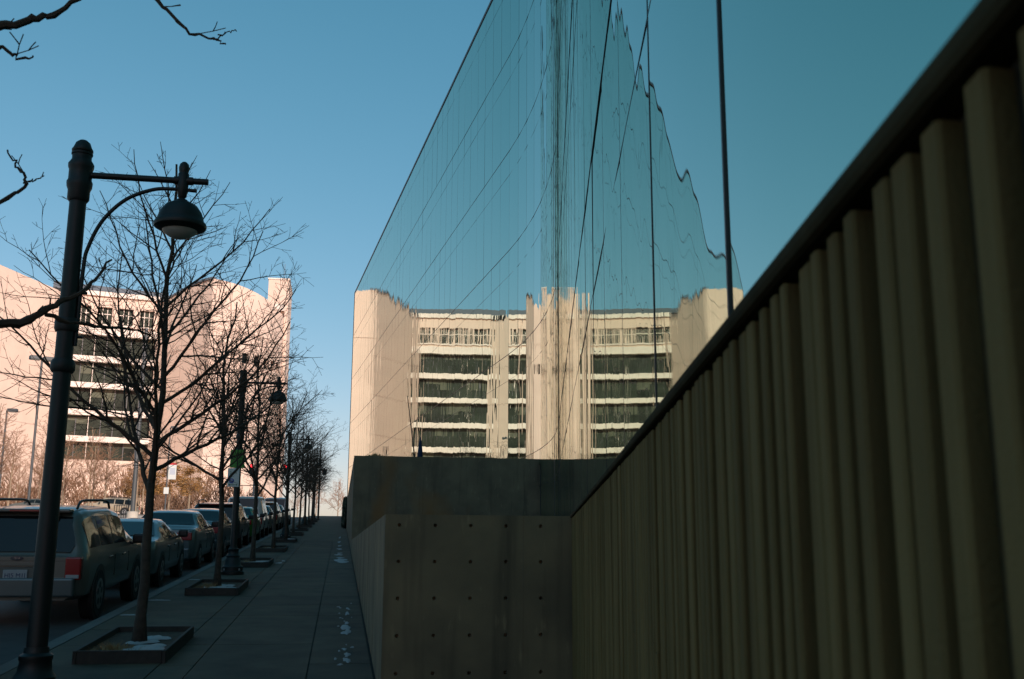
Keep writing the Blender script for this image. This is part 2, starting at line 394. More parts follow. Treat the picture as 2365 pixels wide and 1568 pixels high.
for c in range(NC+1):                                   # vertical joints
    s = c*MOD; p = path(s)+OFF; n = pnorm(s); t = Vector((n.y, -n.x, 0)); w, h = (.0075, .004) if path(s).y < 4.5 else (.005, .0012)
    z0 = 1.86 if path(s).y < 34 else 4.4
    q = [p-t*w-n*.02, p+t*w-n*.02, p+t*w+n*h, p-t*w+n*h]
    MB().prism([(v.x, v.y) for v in q], z0, 26.2).build('mullion', M_gasket, gb)
def ribbon(name, z, hh, proud, m, s0=0, s1=None):
    s1 = s1 or NC*MOD; b = MB(); k = 0; s = s0
    ss = [s0+(s1-s0)*i/90 for i in range(91)]
    for s in ss:
        p = path(s)+OFF; n = pnorm(s)
        for dn, dz in ((-.02, -hh), (proud, -hh), (proud, hh), (-.02, hh)): v = p+n*dn; b.v.append((v.x, v.y, z+dz))
    for i in range(90):
        for a in range(4): c_ = (a+1) % 4; b.f.append((4*i+a, 4*i+c_, 4*i+4+c_, 4*i+4+a))
    return b.build(name, m, gb)
for r in range(1, 6):
    ribbon('transom', LEV[r], .012 if r > 1 else .008, .006, M_gasket)
    ribbon('thin_joint', LEV[r]-1.05 if r > 1 else LEV[r]-1.2, .005, .003, M_gasket)
ribbon('thin_joint', LEV[6]-1.05, .004, .003, M_gasket)
ribbon('roof_coping', 26.28, .07, .03, M_trim)
# dark seam where the facade starts to bend, end trim, the body behind the glass
s = 0
while path(s).y < 29.6: s += .05
p = path(s)+OFF; n = pnorm(s); t = Vector((n.y, -n.x, 0)); q = [p-t*.07-n*.02, p+t*.07-n*.02, p+t*.07+n*.008, p-t*.07+n*.008]
MB().prism([(v.x, v.y) for v in q], 1.92, 26.2).build('expansion_joint', M_gasket, gb)
pe = path(NC*MOD)
MB().box(pe.x-.03+OFF.x, pe.x+.42+OFF.x, pe.y+.002+OFF.y, pe.y+.35+OFF.y, 1.0, 26.3).build('corner_trim', M_trim, gb)
poly = [path(s_*(NC*MOD)/40) - pnorm(s_*(NC*MOD)/40)*.06 for s_ in range(41)]
poly = [(v.x+OFF.x, v.y+OFF.y) for v in poly]+[(16+OFF.x, 101+OFF.y), (34+OFF.x, 60+OFF.y), (34+OFF.x, -62+OFF.y), (.6+OFF.x, -62+OFF.y), (.6+OFF.x, -3+OFF.y)]  # corners behind the camera are an unseen extension added to shade the street
MB().prism(poly, 1.0, 26.15).build('body', M_core, gb)

# ---------------------------------------------------------------- ribbed wall
rw = empty('ribbed_wall', (0, 0, 0), 0, 'dark ribbed concrete wall under the mirrored glass with a sloping-looking coping', 'wall')
rw['label'] = 'dark wall of vertical concrete ribs with a dark coping, under the mirrored glass'
def onw(a, y, z): return (a+B2*y, y, z)
def wbox(b, a0, a1, y0, y1, z0, z1):
    return b.hexa([onw(a0, y0, z0), onw(a1, y0, z0), onw(a1, y1, z0), onw(a0, y1, z0), onw(a0, y0, z1), onw(a1, y0, z1), onw(a1, y1, z1), onw(a0, y1, z1)])
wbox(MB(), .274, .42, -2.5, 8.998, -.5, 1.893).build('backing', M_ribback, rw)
o = wbox(MB(), .243, .415, -2.5, 8.995, 1.897, 1.921).build('coping', M_cap, rw); bevel(o, .008)
y = .18; rr = random.Random(3); k = 0
while y < 8.94:
    w = rr.choice([.024, .027, .03, .035, .04]); g = rr.choice([.014, .018, .022, .026]) if rr.random() < .85 else .042
    a = rr.uniform(.252, .257); ht = 1.890
    if y+w > 8.97: break
    if rr.random() < .38:
        zc = rr.choice([.35, .62, .9, 1.16, 1.42])+rr.uniform(-.05, .05); sh = rr.choice([-1, 1])*rr.uniform(.006, .013)
        pcs = [(-.5, zc-.001, 0), (zc+.001, ht, sh)]
    else: pcs = [(-.5, ht, 0)]
    for z0, z1, sh in pcs:
        y0, y1 = y+sh, y+w+sh; ch = .003
        q = [onw(.2745, y0, 0), onw(a+ch, y0, 0), onw(a, y0+ch, 0), onw(a, y1-ch, 0), onw(a+ch, y1, 0), onw(.2745, y1, 0)]
        MB().prism([(v[0], v[1]) for v in q], z0, z1).build('rib', M_rib, rw)
    y += w+g

# ---------------------------------------------------------------- beige precast building across the street
P3, P2, P1 = Vector((-53.7, 212, 0)), Vector((-38.3, 216, 0)), Vector((-26.3, 205, 0)); PW = Vector((-67.5, 179, 0))
bb = empty('office_building', (-45, 215, 0), 0, 'large beige precast office building with concave front and dark window bands', 'building')
BO = -Vector(bb.location)
def wallframe(a, c):
    u = (c-a).normalized(); n = Vector((u.y, -u.x, 0)); return u, n          # n points to the street side
def lbox(b, a, u, n, u0, u1, n0, n1, z0, z1):
    P = lambda q, d, z: tuple(a+BO+u*q+n*d+Vector((0, 0, z)))
    return b.hexa([P(u0, n1, z0), P(u1, n1, z0), P(u1, n0, z0), P(u0, n0, z0), P(u0, n1, z1), P(u1, n1, z1), P(u1, n0, z1), P(u0, n0, z1)])
# left wing
u, n = wallframe(PW, P3); LW = (P3-PW).length
b = MB()
zt = [50.6, 50.2, 49.6]; 
P = lambda q, d, z: tuple(PW+BO+u*q+n*d+Vector((0, 0, z)))
b.hexa([P(-30, 0, 0), P(LW, 0, 0), P(LW, -12, 0), P(-30, -12, 0), P(-30, 0, 53.2), P(LW, 0, 50.4), P(LW, -12, 50.4), P(-30, -12, 53.2)])
b.build('left_wing', M_beige, bb)
lbox(MB(), PW, u, n, -30, LW-.4, -.8, .35, 53.3, 53.6).build('parapet', M_white, bb) if False else None
for q in range(5):
    MB().hexa([P(q*9.2-19.95, .02, 0), P(q*9.2-19.85, .02, 0), P(q*9.2-19.85, -.02, 0), P(q*9.2-19.95, -.02, 0), P(q*9.2-19.95, .02, 50), P(q*9.2-19.85, .02, 50), P(q*9.2-19.85, -.02, 50), P(q*9.2-19.95, -.02, 50)]).build('panel_joint', M_panel, bb)
MB().hexa([P(-30, -8, 50), P(LW-4, -8, 50), P(LW-4, -20, 50), P(-30, -20, 50), P(-30, -8, 55.5), P(LW-4, -8, 53.2), P(LW-4, -20, 53.2), P(-30, -20, 55.5)]).build('roof_screen', M_roofgrey, bb)
for z in (8, 16, 24, 32, 40): 
    MB().hexa([P(-30, .025, z), P(LW, .025, z), P(LW, -.02, z), P(-30, -.02, z), P(-30, .025, z+.09), P(LW, .025, z+.09), P(LW, -.02, z+.09), P(-30, -.02, z+.09)]).build('panel_joint', M_panel, bb)
# glazed recess
u, n = wallframe(P3, P2); LR = (P2-P3).length
lbox(MB(), P3, u, n, 0, LR, -9, -1.5, 0, 50).build('recess_core', M_core, bb)
H = lambda r: EYE+r*214
bands = [(.1940, .1739), (.1686, .1491), (.1442, .1241), (.1189, .0998), (.0946, .0784)]
sp_top = H(.2011)
for k, (a, c) in enumerate(bands):
    z1, z0 = H(a), H(c)
    s0 = sp_top if k == 0 else H(bands[k-1][1])
    sp = lbox(MB(), P3, u, n, -.3, LR+.3, -1.6, .25, z1, s0-.001).build('spandrel', M_white, bb)
    nb = 7
    for q in range(nb):
        w = LR/nb; lbox(MB(), P3, u, n, q*w+.06, (q+1)*w-.06, -1.3, -1.1+.02*((q*7+k*3) % 4), z0, z1-.001).build('window_pane', M_winglass, bb)
    for q in range(nb):
        if (q*5+k*3) % 7 < 3: dz_ = (.25+.15*((q+k) % 3))*(z1-z0); lbox(MB(), P3, u, n, q*w+.1, (q+1)*w-.1, -1.06, -1.03, z1-dz_, z1-.01).build('blind', mat('olive_blind', (.09, .1, .07), .9), bb)
    for q in range(1, nb):
        lbox(MB(), P3, u, n, q*w-.06, q*w+.06, -1.3, -.95 if q != 2 else -.3, z0, z1-.001).build('window_mullion', M_white if q == 2 else M_trim, bb)
lbox(MB(), P3, u, n, -.3, LR+.3, -1.6, .25, 0, H(.0784)-.001).build('base_wall', M_beige, bb)
# top storey with square windows
z0, zw0, zw1, z1 = sp_top, H(.2048), H(.2210), H(.2352)
lbox(MB(), P3, u, n, -.2, LR+.2, -1.6, 0, z0+.001, zw0).build('top_wall_sill', M_beige, bb); lbox(MB(), P3, u, n, -.2, LR+.2, -1.6, 0, zw1, z1-.9).build('top_wall_head', M_beige, bb)
ww = 2.7; pitch = LR/4
for q in range(4):
    c = (q+.5)*pitch
    a0 = -.2 if q == 0 else (q-.5)*pitch+ww/2
    lbox(MB(), P3, u, n, a0, c-ww/2, -1.6, 0, zw0, zw1).build('top_pier', M_beige, bb)
    wf = lbox(MB(), P3, u, n, c-ww/2, c+ww/2, -.9, -.7, zw0, zw1).build('window', M_winglass, bb)
    fb = MB()
    for e in (-.5, -.17, .17, .5): lbox(fb, P3, u, n, c+e*ww-.07, c+e*ww+.07, -.69, -.6, zw0, zw1)
    lbox(fb, P3, u, n, c-ww/2, c+ww/2, -.68, -.61, (zw0+zw1)/2+.35, (zw0+zw1)/2+.5); fo = fb.build('window_frame', M_white, wf)
    so = lbox(MB(), P3, u, n, c-ww/2-.2, c+ww/2+.2, .002, .35, zw0-.35, zw0-.05).build('window_sill', M_white, wf)
lbox(MB(), P3, u, n, 3.5*pitch+ww/2, LR+.2, -1.6, 0, zw0, zw1).build('top_pier', M_beige, bb)
lbox(MB(), P3, u, n, -.3, LR+.3, -1.6, .5, z1-.899, z1).build('cornice', M_white, bb)
P = lambda q, d, z: tuple(P3+BO+u*q+n*d+Vector((0, 0, z)))
MB().hexa([P(-4, 0, z1), P(LR+2, 0, z1), P(LR+2, -9, z1), P(-4, -9, z1), P(-4, -1.2, z1+1.6), P(LR+2, -1.2, z1+1.3), P(LR+2, -9, z1+1.3), P(-4, -9, z1+1.6)]).build('mansard_roof', M_roofgrey, bb)
# tan return wall with an arched parapet
u, n = wallframe(P2, P1); LT = (P1-P2).length; b = MB(); NS = 14
tops = [50.4+3.2*math.sin(min(1, k/NS)*math.pi*.5)**1.2 for k in range(NS+1)]
for k in range(NS):
    q0, q1 = LT*k/NS, LT*(k+1)/NS; P = lambda q, d, z: tuple(P2+BO+u*q+n*d+Vector((0, 0, z)))
    b.quad(P(q0, 0, 0), P(q1, 0, 0), P(q1, 0, tops[k+1]), P(q0, 0, tops[k])); b.quad(P(q0, 0, tops[k]), P(q1, 0, tops[k+1]), P(q1, -6, tops[k+1]), P(q0, -6, tops[k]))
b.quad(P(0, 0, 0), P(0, 0, tops[0]), P(0, -6, tops[0]), P(0, -6, 0))
b.build('return_wall', M_beige, bb)
for z in (8, 16, 24, 32, 40): MB().hexa([P(0, .025, z), P(LT, .025, z), P(LT, -.02, z), P(0, -.02, z), P(0, .025, z+.09), P(LT, .025, z+.09), P(LT, -.02, z+.09), P(0, -.02, z+.09)]).build('panel_joint', M_panel, bb)
for q in (.25, .5, .75): MB().hexa([P(q*LT-.04, .027, 0), P(q*LT+.04, .027, 0), P(q*LT+.04, -.02, 0), P(q*LT-.04, -.02, 0), P(q*LT-.04, .027, 50), P(q*LT+.04, .027, 50), P(q*LT+.04, -.02, 50), P(q*LT-.04, -.02, 50)]).build('panel_joint', M_panel, bb)
cb = MB()
for k in range(NS):
    q0, q1 = LT*k/NS, LT*(k+1)/NS
    cb.hexa([P(q0, .3, tops[k]), P(q1, .3, tops[k+1]), P(q1, -.6, tops[k+1]), P(q0, -.6, tops[k]), P(q0, .3, tops[k]+.4), P(q1, .3, tops[k+1]+.4), P(q1, -.6, tops[k+1]+.4), P(q0, -.6, tops[k]+.4)])
cb.build('parapet', M_roofgrey, bb)
MB().hexa([P(-2, -7, 45), P(7, -7, 45), P(7, -11, 45), P(-2, -11, 45), P(-2, -7, 54.6), P(7, -7, 52.2), P(7, -11, 52.2), P(-2, -11, 54.6)]).build('roof_house', M_beige, bb)
# convex wall with five small square windows
ECX, ECY, ERX, ERY = -26.3, 226, 13.1, 21
def ell(t, ins=0): return Vector((ECX+(ERX-ins)*math.sin(t), ECY-(ERY-ins)*math.cos(t), 0))+BO
def ltop(t): return 53.6-2.6*(t/R(60))**1.3
wt = [R(30.5), R(42), R(51.8), R(60.8), R(69)]
ts = sorted(set([R(k*4.5) for k in range(21)])); ts = [t for t in ts if all(abs(t-w) > R(3.6) for w in wt)]
for w in wt: ts += [w-R(2.9), w+R(2.9)]
ts.sort(); zr = [0, 37.4, 39.5]
b = MB()
for k in range(len(ts)-1):
    t0, t1 = ts[k], ts[k+1]; p, q = ell(t0), ell(t1); iswin = any(abs((t0+t1)/2-w) < R(.5) for w in wt)
    zz = lambda v, z: (v.x, v.y, z)
    b.quad(zz(p, 0), zz(q, 0), zz(q, 37.4), zz(p, 37.4))
    b.quad(zz(p, 39.5), zz(q, 39.5), zz(q, ltop(t1)), zz(p, ltop(t0)))
    p2, q2 = ell(t0, .7), ell(t1, .7)
    if iswin:
        b.quad(zz(p, 37.4), zz(q, 37.4), zz(q2, 37.4), zz(p2, 37.4)); b.quad(zz(p, 39.5), zz(p2, 39.5), zz(q2, 39.5), zz(q, 39.5))
        b.quad(zz(p, 37.4), zz(p2, 37.4), zz(p2, 39.5), zz(p, 39.5)); b.quad(zz(q, 37.4), zz(q, 39.5), zz(q2, 39.5), zz(q2, 37.4))
        MB().quad(zz(p2, 37.4), zz(q2, 37.4), zz(q2, 39.5), zz(p2, 39.5)).build('small_window', M_darkglass, bb)
    else: b.quad(zz(p, 37.4), zz(q, 37.4), zz(q, 39.5), zz(p, 39.5))
    c0, c1 = ell(t0, 3), ell(t1, 3); b.quad(zz(p, ltop(t0)), zz(q, ltop(t1)), zz(c1, ltop(t1)), zz(c0, ltop(t0)))
b.build('convex_wall', M_beige, bb)
rb = MB()
for k in range(len(ts)-1):
    t0, t1 = ts[k], ts[k+1]; zz = lambda v, z: (v.x, v.y, z)
    rb.quad(zz(ell(t0, -.12), 43.5), zz(ell(t1, -.12), 43.5), zz(ell(t1, -.12), 43.75), zz(ell(t0, -.12), 43.75))
    rb.quad(zz(ell(t0, -.12), 43.75), zz(ell(t1, -.12), 43.75), zz(ell(t1, .02), 43.75), zz(ell(t0, .02), 43.75))
rb.build('string_course', M_beige, bb)
# corner tower with tall slot
tx0, tx1, ty = -17.0+BO.x, -12.7+BO.x, 222+BO.y
b = MB(); b.box(tx0, tx0+1.5, ty, ty+13, 0, 58.4); b.box(tx0+3.6, tx1, ty, ty+13, 0, 58.4); b.box(tx0+1.502, tx0+3.598, ty+.9, ty+13, 0, 53.0); b.box(tx0+1.502, tx0+3.598, ty+.003, ty+13, 53.002, 58.4)
b.build('corner_tower', M_beige, bb)
MB().box(tx0+1.51, tx0+3.59, ty+.05, ty+.88, 51.6, 53.0).build('slot_lintel', M_white, bb)
MB().box(tx0-.15, tx1+.15, ty-.15, ty+13, 58.401, 58.7).build('tower_parapet', M_white, bb)
MB().box(tx0+3-.04, tx0+3+.04, ty+4, ty+4.08, 58.4, 63).build('roof_mast', M_trim, bb)
MB().prism([(-26+BO.x, 206+BO.y), (-12.8+BO.x, 226.4+BO.y), (-14+BO.x, 260+BO.y), (-66+BO.x, 260+BO.y), (-66+BO.x, 232+BO.y), (-40+BO.x, 226+BO.y)], 0, 50).build('rear_block', M_beige, bb)

bb.location = (-45*1.12, 215*1.12, EYE*(1-1.12)); bb.scale = (1.12, 1.12, 1.12)

# ---------------------------------------------------------------- street lamps
def tubecurve(pts, n=6):
    """Catmull-Rom through pts"""
    P = [Vector(p) for p in pts]; P = [P[0]*2-P[1]]+P+[P[-1]*2-P[-2]]; out = []
    for i in range(1, len(P)-2):
        for k in range(n):
            t = k/n; out.append(.5*((2*P[i])+(P[i+1]-P[i-1])*t+(2*P[i-1]-5*P[i]+4*P[i+1]-P[i+2])*t*t+(3*P[i]-P[i-1]-3*P[i+1]+P[i+2])*t**3))
    return out+[P[-2]]
def make_lamp():
    r = empty('street_lamp'); HT = 4.45
    MB().lathe([(.245, 0), (.245, .06), (.225, .075), (.225, .16), (.18, .2), (.165, .3), (.14, .36), (.15, .39), (.12, .43), (.11, .5), (.118, .515), (.118, .54), (.09, .56), (.084, .6)], 16).build('base', M_iron, r, smooth='auto')
    for k in range(4):
        a = math.pi/4+k*math.pi/2; MB().lathe([(.022, 0), (.022, .03), (.012, .045)], 8, (.225*math.cos(a), .225*math.sin(a), .085)).build('anchor_nut', M_galv, r)
    MB().lathe([(.074, .58), (.068, 2.0), (.063, HT-.4)], 20).build('pole', M_iron, r, smooth='auto')
    MB().lathe([(.08, 2.94), (.088, 2.96), (.088, 3.02), (.08, 3.04)], 20).build('band', M_iron, r, smooth='auto')
    MB().lathe([(.078, 2.62), (.09, 2.64), (.09, 2.69), (.078, 2.72)], 20).build('band', M_iron, r, smooth='auto')
    MB().lathe([(.07, HT-.46), (.083, HT-.44), (.083, HT-.37), (.095, HT-.34), (.098, HT-.3), (.088, HT-.28), (.088, HT-.2), (.096, HT-.18), (.098, HT-.15), (.08, HT-.12), (.074, HT-.11), (.074, HT-.075), (.081, HT-.07), (.081, HT-.055), (.073, HT-.05), (.081, HT-.04), (.081, HT-.028), (.07, HT-.01), (.055, HT+.03), (.03, HT+.052), (.003, HT+.06)], 20).build('finial', M_iron, r, smooth='auto')
    MB().tube([(.07, 0, HT-.235), (.985, 0, HT-.235)], .026, 12).build('arm', M_iron, r, smooth='auto')
    MB().tube(tubecurve([(.075, 0, HT-1.62), (.085, 0, HT-1.0), (.11, 0, HT-.82), (.2, 0, HT-.6), (.36, 0, HT-.42), (.56, 0, HT-.325), (.72, 0, HT-.31), (.9, 0, HT-.315)]), .0155, 10).build('bracket', M_iron, r, smooth='auto')
    for z in (HT-1.2, HT-1.55): MB().tube([(.05, 0, z), (.13, 0, z)], .012, 8).build('bracket_pin', M_iron, r)
    hx = .79
    MB().lathe([(.004, -.415), (.014, -.4), (.02, -.385), (.035, -.37), (.038, -.34), (.043, -.33), (.043, -.18), (.036, -.17), (.04, -.15), (.042, -.125), (.034, -.095), (.018, -.078), (.003, -.072)], 16, (hx, 0, HT)).build('hanger', M_iron, r, smooth='auto')
    MB().tube([(hx-.07, 0, HT-.235), (hx+.075, 0, HT-.235)], .034, 12).build('sleeve', M_iron, r, smooth='auto')
    MB().lathe([(.155, -.655), (.2, -.63), (.206, -.612), (.2, -.592), (.182, -.575), (.178, -.55), (.16, -.5), (.125, -.45), (.075, -.42), (.05, -.412), (.045, -.4), (.02, -.385)], 28, (hx, 0, HT)).build('shade', M_iron, r, smooth='auto')
    MB().lathe([(.003, -.722), (.05, -.716), (.09, -.7), (.125, -.674), (.142, -.645), (.142, -.63)], 24, (hx, 0, HT)).build('lens_bowl', M_lens, r, smooth=True)
    return r
lamp = make_lamp(); capture(lamp)
LY = [8.3, 23.8, 46, 70, 92]
LAB = ['dark iron street lamp with arched bracket beside the silver parked SUV', 'dark iron street lamp carrying the green and white parking signs', 'dark iron street lamp in the row of trees, first beyond the signposted one', 'dark iron street lamp in the row of trees, second beyond the signposted one', 'dark iron street lamp farthest up the sidewalk near the crest']
for k, yy in enumerate(LY):
    o = lamp if k == 0 else fast_copy(lamp, (0, 0, 0))
    o.location = (-2.14 if k == 0 else -2.27, yy, gz(yy)-(.06 if k == 0 else 0)); tag(o, LAB[k], 'street lamp', 'street lamps along the sidewalk')
# signs on the second lamp
s1 = empty('banner_sign', (-2.28, 23.66, 3.56), 0, 'bright green sign strapped to the second street lamp above a white one', 'sign')
bevel(MB().box(-.155, .155, -.012, .012, -.2, .2).build('panel', M_green, s1), .006)
text_mesh('STATE', .075, M_signgreen2, s1, (0, -.0135, .04), (R(90), 0, 0)); MB().box(-.03, .03, .013, .075, -.02, .02).build('clamp', M_galv, s1)
s2 = empty('parking_sign', (-2.345, 23.66, 3.15), 0, 'white parking sign with blue disc and green arrow on the second street lamp', 'sign')
bevel(MB().box(-.125, .125, -.01, .01, -.205, .205).build('panel', M_signwhite, s2), .006)
b = MB(); b.v = [(0, -.0115, 0)]+[(.055*math.cos(2*math.pi*k/24)-.035, -.0125, .055*math.sin(2*math.pi*k/24)-.075) for k in range(24)]; b.v[0] = (-.035, -.0125, -.075)
b.f = [(0, 1+k, 1+(k+1) % 24) for k in range(24)]; b.build('blue_disc', M_blue, s2)
text_mesh('P', .09, M_signwhite, s2, (-.035, -.0145, -.075), (R(90), 0, 0)); text_mesh('2', .08, M_signgreen2, s2, (-.06, -.0125, .1), (R(90), 0, 0)); text_mesh('HR', .06, M_signgreen2, s2, (.03, -.0125, .1), (R(90), 0, 0))
MB().box(-.075, .075, -.0125, -.011, -.166, -.154).build('arrow', M_signgreen2, s2); MB().box(-.03, .03, .011, .075, -.02, .02).build('clamp', M_galv, s2)
for sx in (-1, 1): MB().poly([(sx*.1, -.0125, -.16), (sx*.07, -.0125, -.138), (sx*.07, -.0125, -.182)]).build('arrow_head', M_signgreen2, s2)

# ---------------------------------------------------------------- bare trees
def perp(d, rr):
    a = Vector((rr.gauss(0, 1), rr.gauss(0, 1), rr.gauss(0, 1))); a -= d*a.dot(d); return a.normalized() if a.length > 1e-4 else Vector((1, 0, 0))
def grow(b, p, d, L, r, lev, rr, maxlev, dens, tw=1.0):
    seg = [.22, .16, .11, .08, .06][min(lev, 4)]; n = max(2, int(L/seg)); st = L/n; pts = [p.copy()]; rad = [r]; dirs = [d.copy()]
    zig = perp(d, rr); sgn = 1; c = d.copy()
    for k in range(n):
        t = (k+1)/n
        c = (c+zig*sgn*.13*(1 if lev else .3)+perp(c, rr)*.1+Vector((0, 0, .045 if lev < 2 else .02))).normalized(); sgn = -sgn
        p = p+c*st; pts.append(p.copy()); rad.append(max(.0018*tw, r*(1-.75*t))); dirs.append(c.copy())
    b.tube(pts, rad, [6, 5, 4, 3, 3][min(lev, 4)], cap=False)
    if lev >= maxlev: return
    nc = max(1, int(L*dens[lev]+rr.random()))
    ph = rr.uniform(0, 6.28)
    for k in range(nc):
        t = .18+.8*(k+rr.random()*.8)/nc; i = min(n, max(1, int(t*n))); q = pts[i]; dd = dirs[i]
        side = perp(dd, rr); side.z *= .6; ang = R(rr.uniform(32, 62))
        cd = (dd*math.cos(ang)+side.normalized()*math.sin(ang)).normalized()
        cl = L*rr.uniform(.28, .6)*(1.08-.55*t)
        if cl < .05: cl = .05
        grow(b, q, cd, cl, max(.0024*tw, rad[i]*.62), lev+1, rr, maxlev, dens, tw)
def bare_tree(seed, H=5.6, th=1.6, r0=.06, nb=23, maxlev=4, dens=(0, 5.2, 7, 7.5), tw=1.15, spread=1.0, mt=None, mw=None):
    rr = random.Random(seed); root = empty('street_tree')
    tb = MB(); pts = []; rad = []; n = 16; x = y = 0
    for k in range(n+1):
        t = k/n; z = H*t; pts.append(Vector((x, y, z))); rad.append(r0*(1.5 if k == 0 else 1)*(1-.86*t**.8)+.004); x += rr.gauss(0, .006+.03*t); y += rr.gauss(0, .006+.03*t)
    tb.tube(pts, rad, 9); tb.build('trunk', mt or M_bark, root, smooth=True)
    cb = MB(); az = rr.uniform(0, 6.28)
    for k in range(nb):
        t = (k+.5)/nb; z = th+(H*.95-th)*t**1.1; i = min(n-1, int(z/H*n)); f = z/H*n-i; q = pts[i].lerp(pts[i+1], f); az += 2.4+rr.uniform(-.4, .4)
        el = R(rr.uniform(28, 46)+18*t); d = Vector((math.cos(az)*math.cos(el), math.sin(az)*math.cos(el), math.sin(el)))
        L = (2.35*(1-t)**.75+.5)*rr.uniform(.8, 1.15)*spread
        grow(cb, q, d, L, min(rad[i]*.62, .031*(1-.55*t)), 1, rr, maxlev, dens, tw)
    cb.build('crown', mw or M_twig, root)
    return root
T = [bare_tree(101), bare_tree(205, H=5.3, nb=20, tw=1.3), bare_tree(309, H=5.8, tw=1.4), bare_tree(417, H=5.5, nb=16, maxlev=4, dens=(0, 4.2, 5, 5), tw=1.4)]
for t in T: capture(t)
PY0 = [11.15+7.5*k for k in range(11)]
def pl(k): return 'planter %d' % k
TL = ['bare street tree in the snowy planter beside the silver SUV', 'bare street tree between the silver sedan and the signposted lamp', 'bare street tree just past the signposted street lamp']
TDESC = ['fourth', 'fifth', 'sixth', 'seventh', 'eighth', 'ninth', 'tenth', 'eleventh']
for k, y0 in enumerate(PY0):
    yy = y0+1.05
    o = T[k] if k < 3 else (T[3] if k == 3 else fast_copy(T[3 if k % 2 else 2], (0, 0, 0)))
    o.location = (-2.1+.03*math.sin(k*5), yy, gz(yy)); o.rotation_euler = (0, 0, k*1.9)
    tag(o, TL[k] if k < 3 else 'bare street tree in the sidewalk row, %s from the silver SUV up the hill' % TDESC[k-3], 'tree', 'bare trees along the sidewalk')
# the tree whose trunk stands left of the view: its boughs reach into the picture
t0 = empty('street_tree', (-2.9, 4.4, gz(4.4)), 0, 'bare street tree with long knobbly boughs beside the dark parked car', 'tree', 'bare trees along the sidewalk')
rr = random.Random(77); O0 = -Vector(t0.location)
MB().tube([Vector((0, 0, 0)), Vector((.02, 0, 1.2)), Vector((0, .03, 2.4)), Vector((.05, 0, 3.6)), Vector((0, .05, 5.2))], [.09, .065, .06, .04, .01], 9).build('trunk', M_bark, t0, smooth=True)
cb = MB()
def bough(pts, r0, r1, nd=3):
    pp = [q+Vector((rr.gauss(0, .006), rr.gauss(0, .006), rr.gauss(0, .006))) for q in tubecurve([Vector(p)+O0 for p in pts], 6)]; n = len(pp)
    rad = [r0+(r1-r0)*k/(n-1) for k in range(n)]; rad = [r*(1.25 if k % 4 == 2 else 1) for k, r in enumerate(rad)]
    cb.tube(pp, rad, 6)
    for k in range(nd):
        i = rr.randrange(n//3, n-1); d = (pp[i]-pp[i-1]).normalized(); side = perp(d, rr); side.z = abs(side.z)
        grow(cb, pp[i], (d*.5+side*.8).normalized(), rr.uniform(.06, .12), rad[i]*.5, 3, rr, 4, (0, 5, 6, 6), 1.3)
bough([(-2.9, 4.4, 3.0), (-1.9, 4.0, 3.35), (-1.45, 3.7, 3.36), (-1.24, 3.6, 3.41), (-1.1, 3.6, 3.46), (-.99, 3.6, 3.54), (-.8, 3.6, 3.8)], .024, .005, 4)
bough([(-2.9, 4.4, 3.5), (-1.8, 4.3, 4.0), (-1.1, 4.2, 4.05), (-.855, 4.2, 3.885), (-.715, 4.2, 3.762), (-.6, 4.2, 3.725), (-.545, 4.2, 3.70)], .014, .0025, 2)
bough([(-.6, 4.2, 3.73), (-.57, 4.2, 3.745), (-.545, 4.2, 3.765), (-.521, 4.2, 3.781)], .0035, .002, 0)
bough([(-2.9, 4.4, 2.6), (-1.9, 3.9, 3.2), (-1.35, 3.6, 3.33), (-1.23, 3.6, 3.327), (-1.17, 3.6, 3.30), (-1.116, 3.6, 3.304)], .014, .0025, 3)
bough([(-2.9, 4.4, 2.2), (-1.9, 4.5, 2.85), (-1.5, 4.5, 3.02), (-1.378, 4.5, 3.151), (-1.42, 4.5, 3.22), (-1.46, 4.5, 3.295)], .012, .003, 2)
bough([(-1.378, 4.5, 3.151), (-1.34, 4.5, 3.165), (-1.302, 4.5, 3.187)], .004, .002, 0)
bough([(-2.9, 4.4, 1.9), (-2.5, 5.6, 2.65), (-2.05, 6.5, 2.93), (-1.9, 6.5, 2.96), (-1.76, 6.5, 3.06), (-1.6, 6.6, 3.2), (-1.5, 6.7, 3.42)], .04, .006, 6)
bough([(-1.8, 6.5, 3.0), (-1.6, 6.7, 2.98), (-1.4, 7.0, 3.03), (-1.25, 7.2, 3.0)], .014, .004, 5)
for k in range(6):
    a = rr.uniform(2.2, 5.2); grow(cb, Vector((0, 0, 2.4+.45*k)), Vector((math.cos(a)*.8, math.sin(a)*.8, .6)).normalized(), 1.6, .02, 1, rr, 3, (0, 5, 6, 6))
cb.build('crown', M_twig, t0)

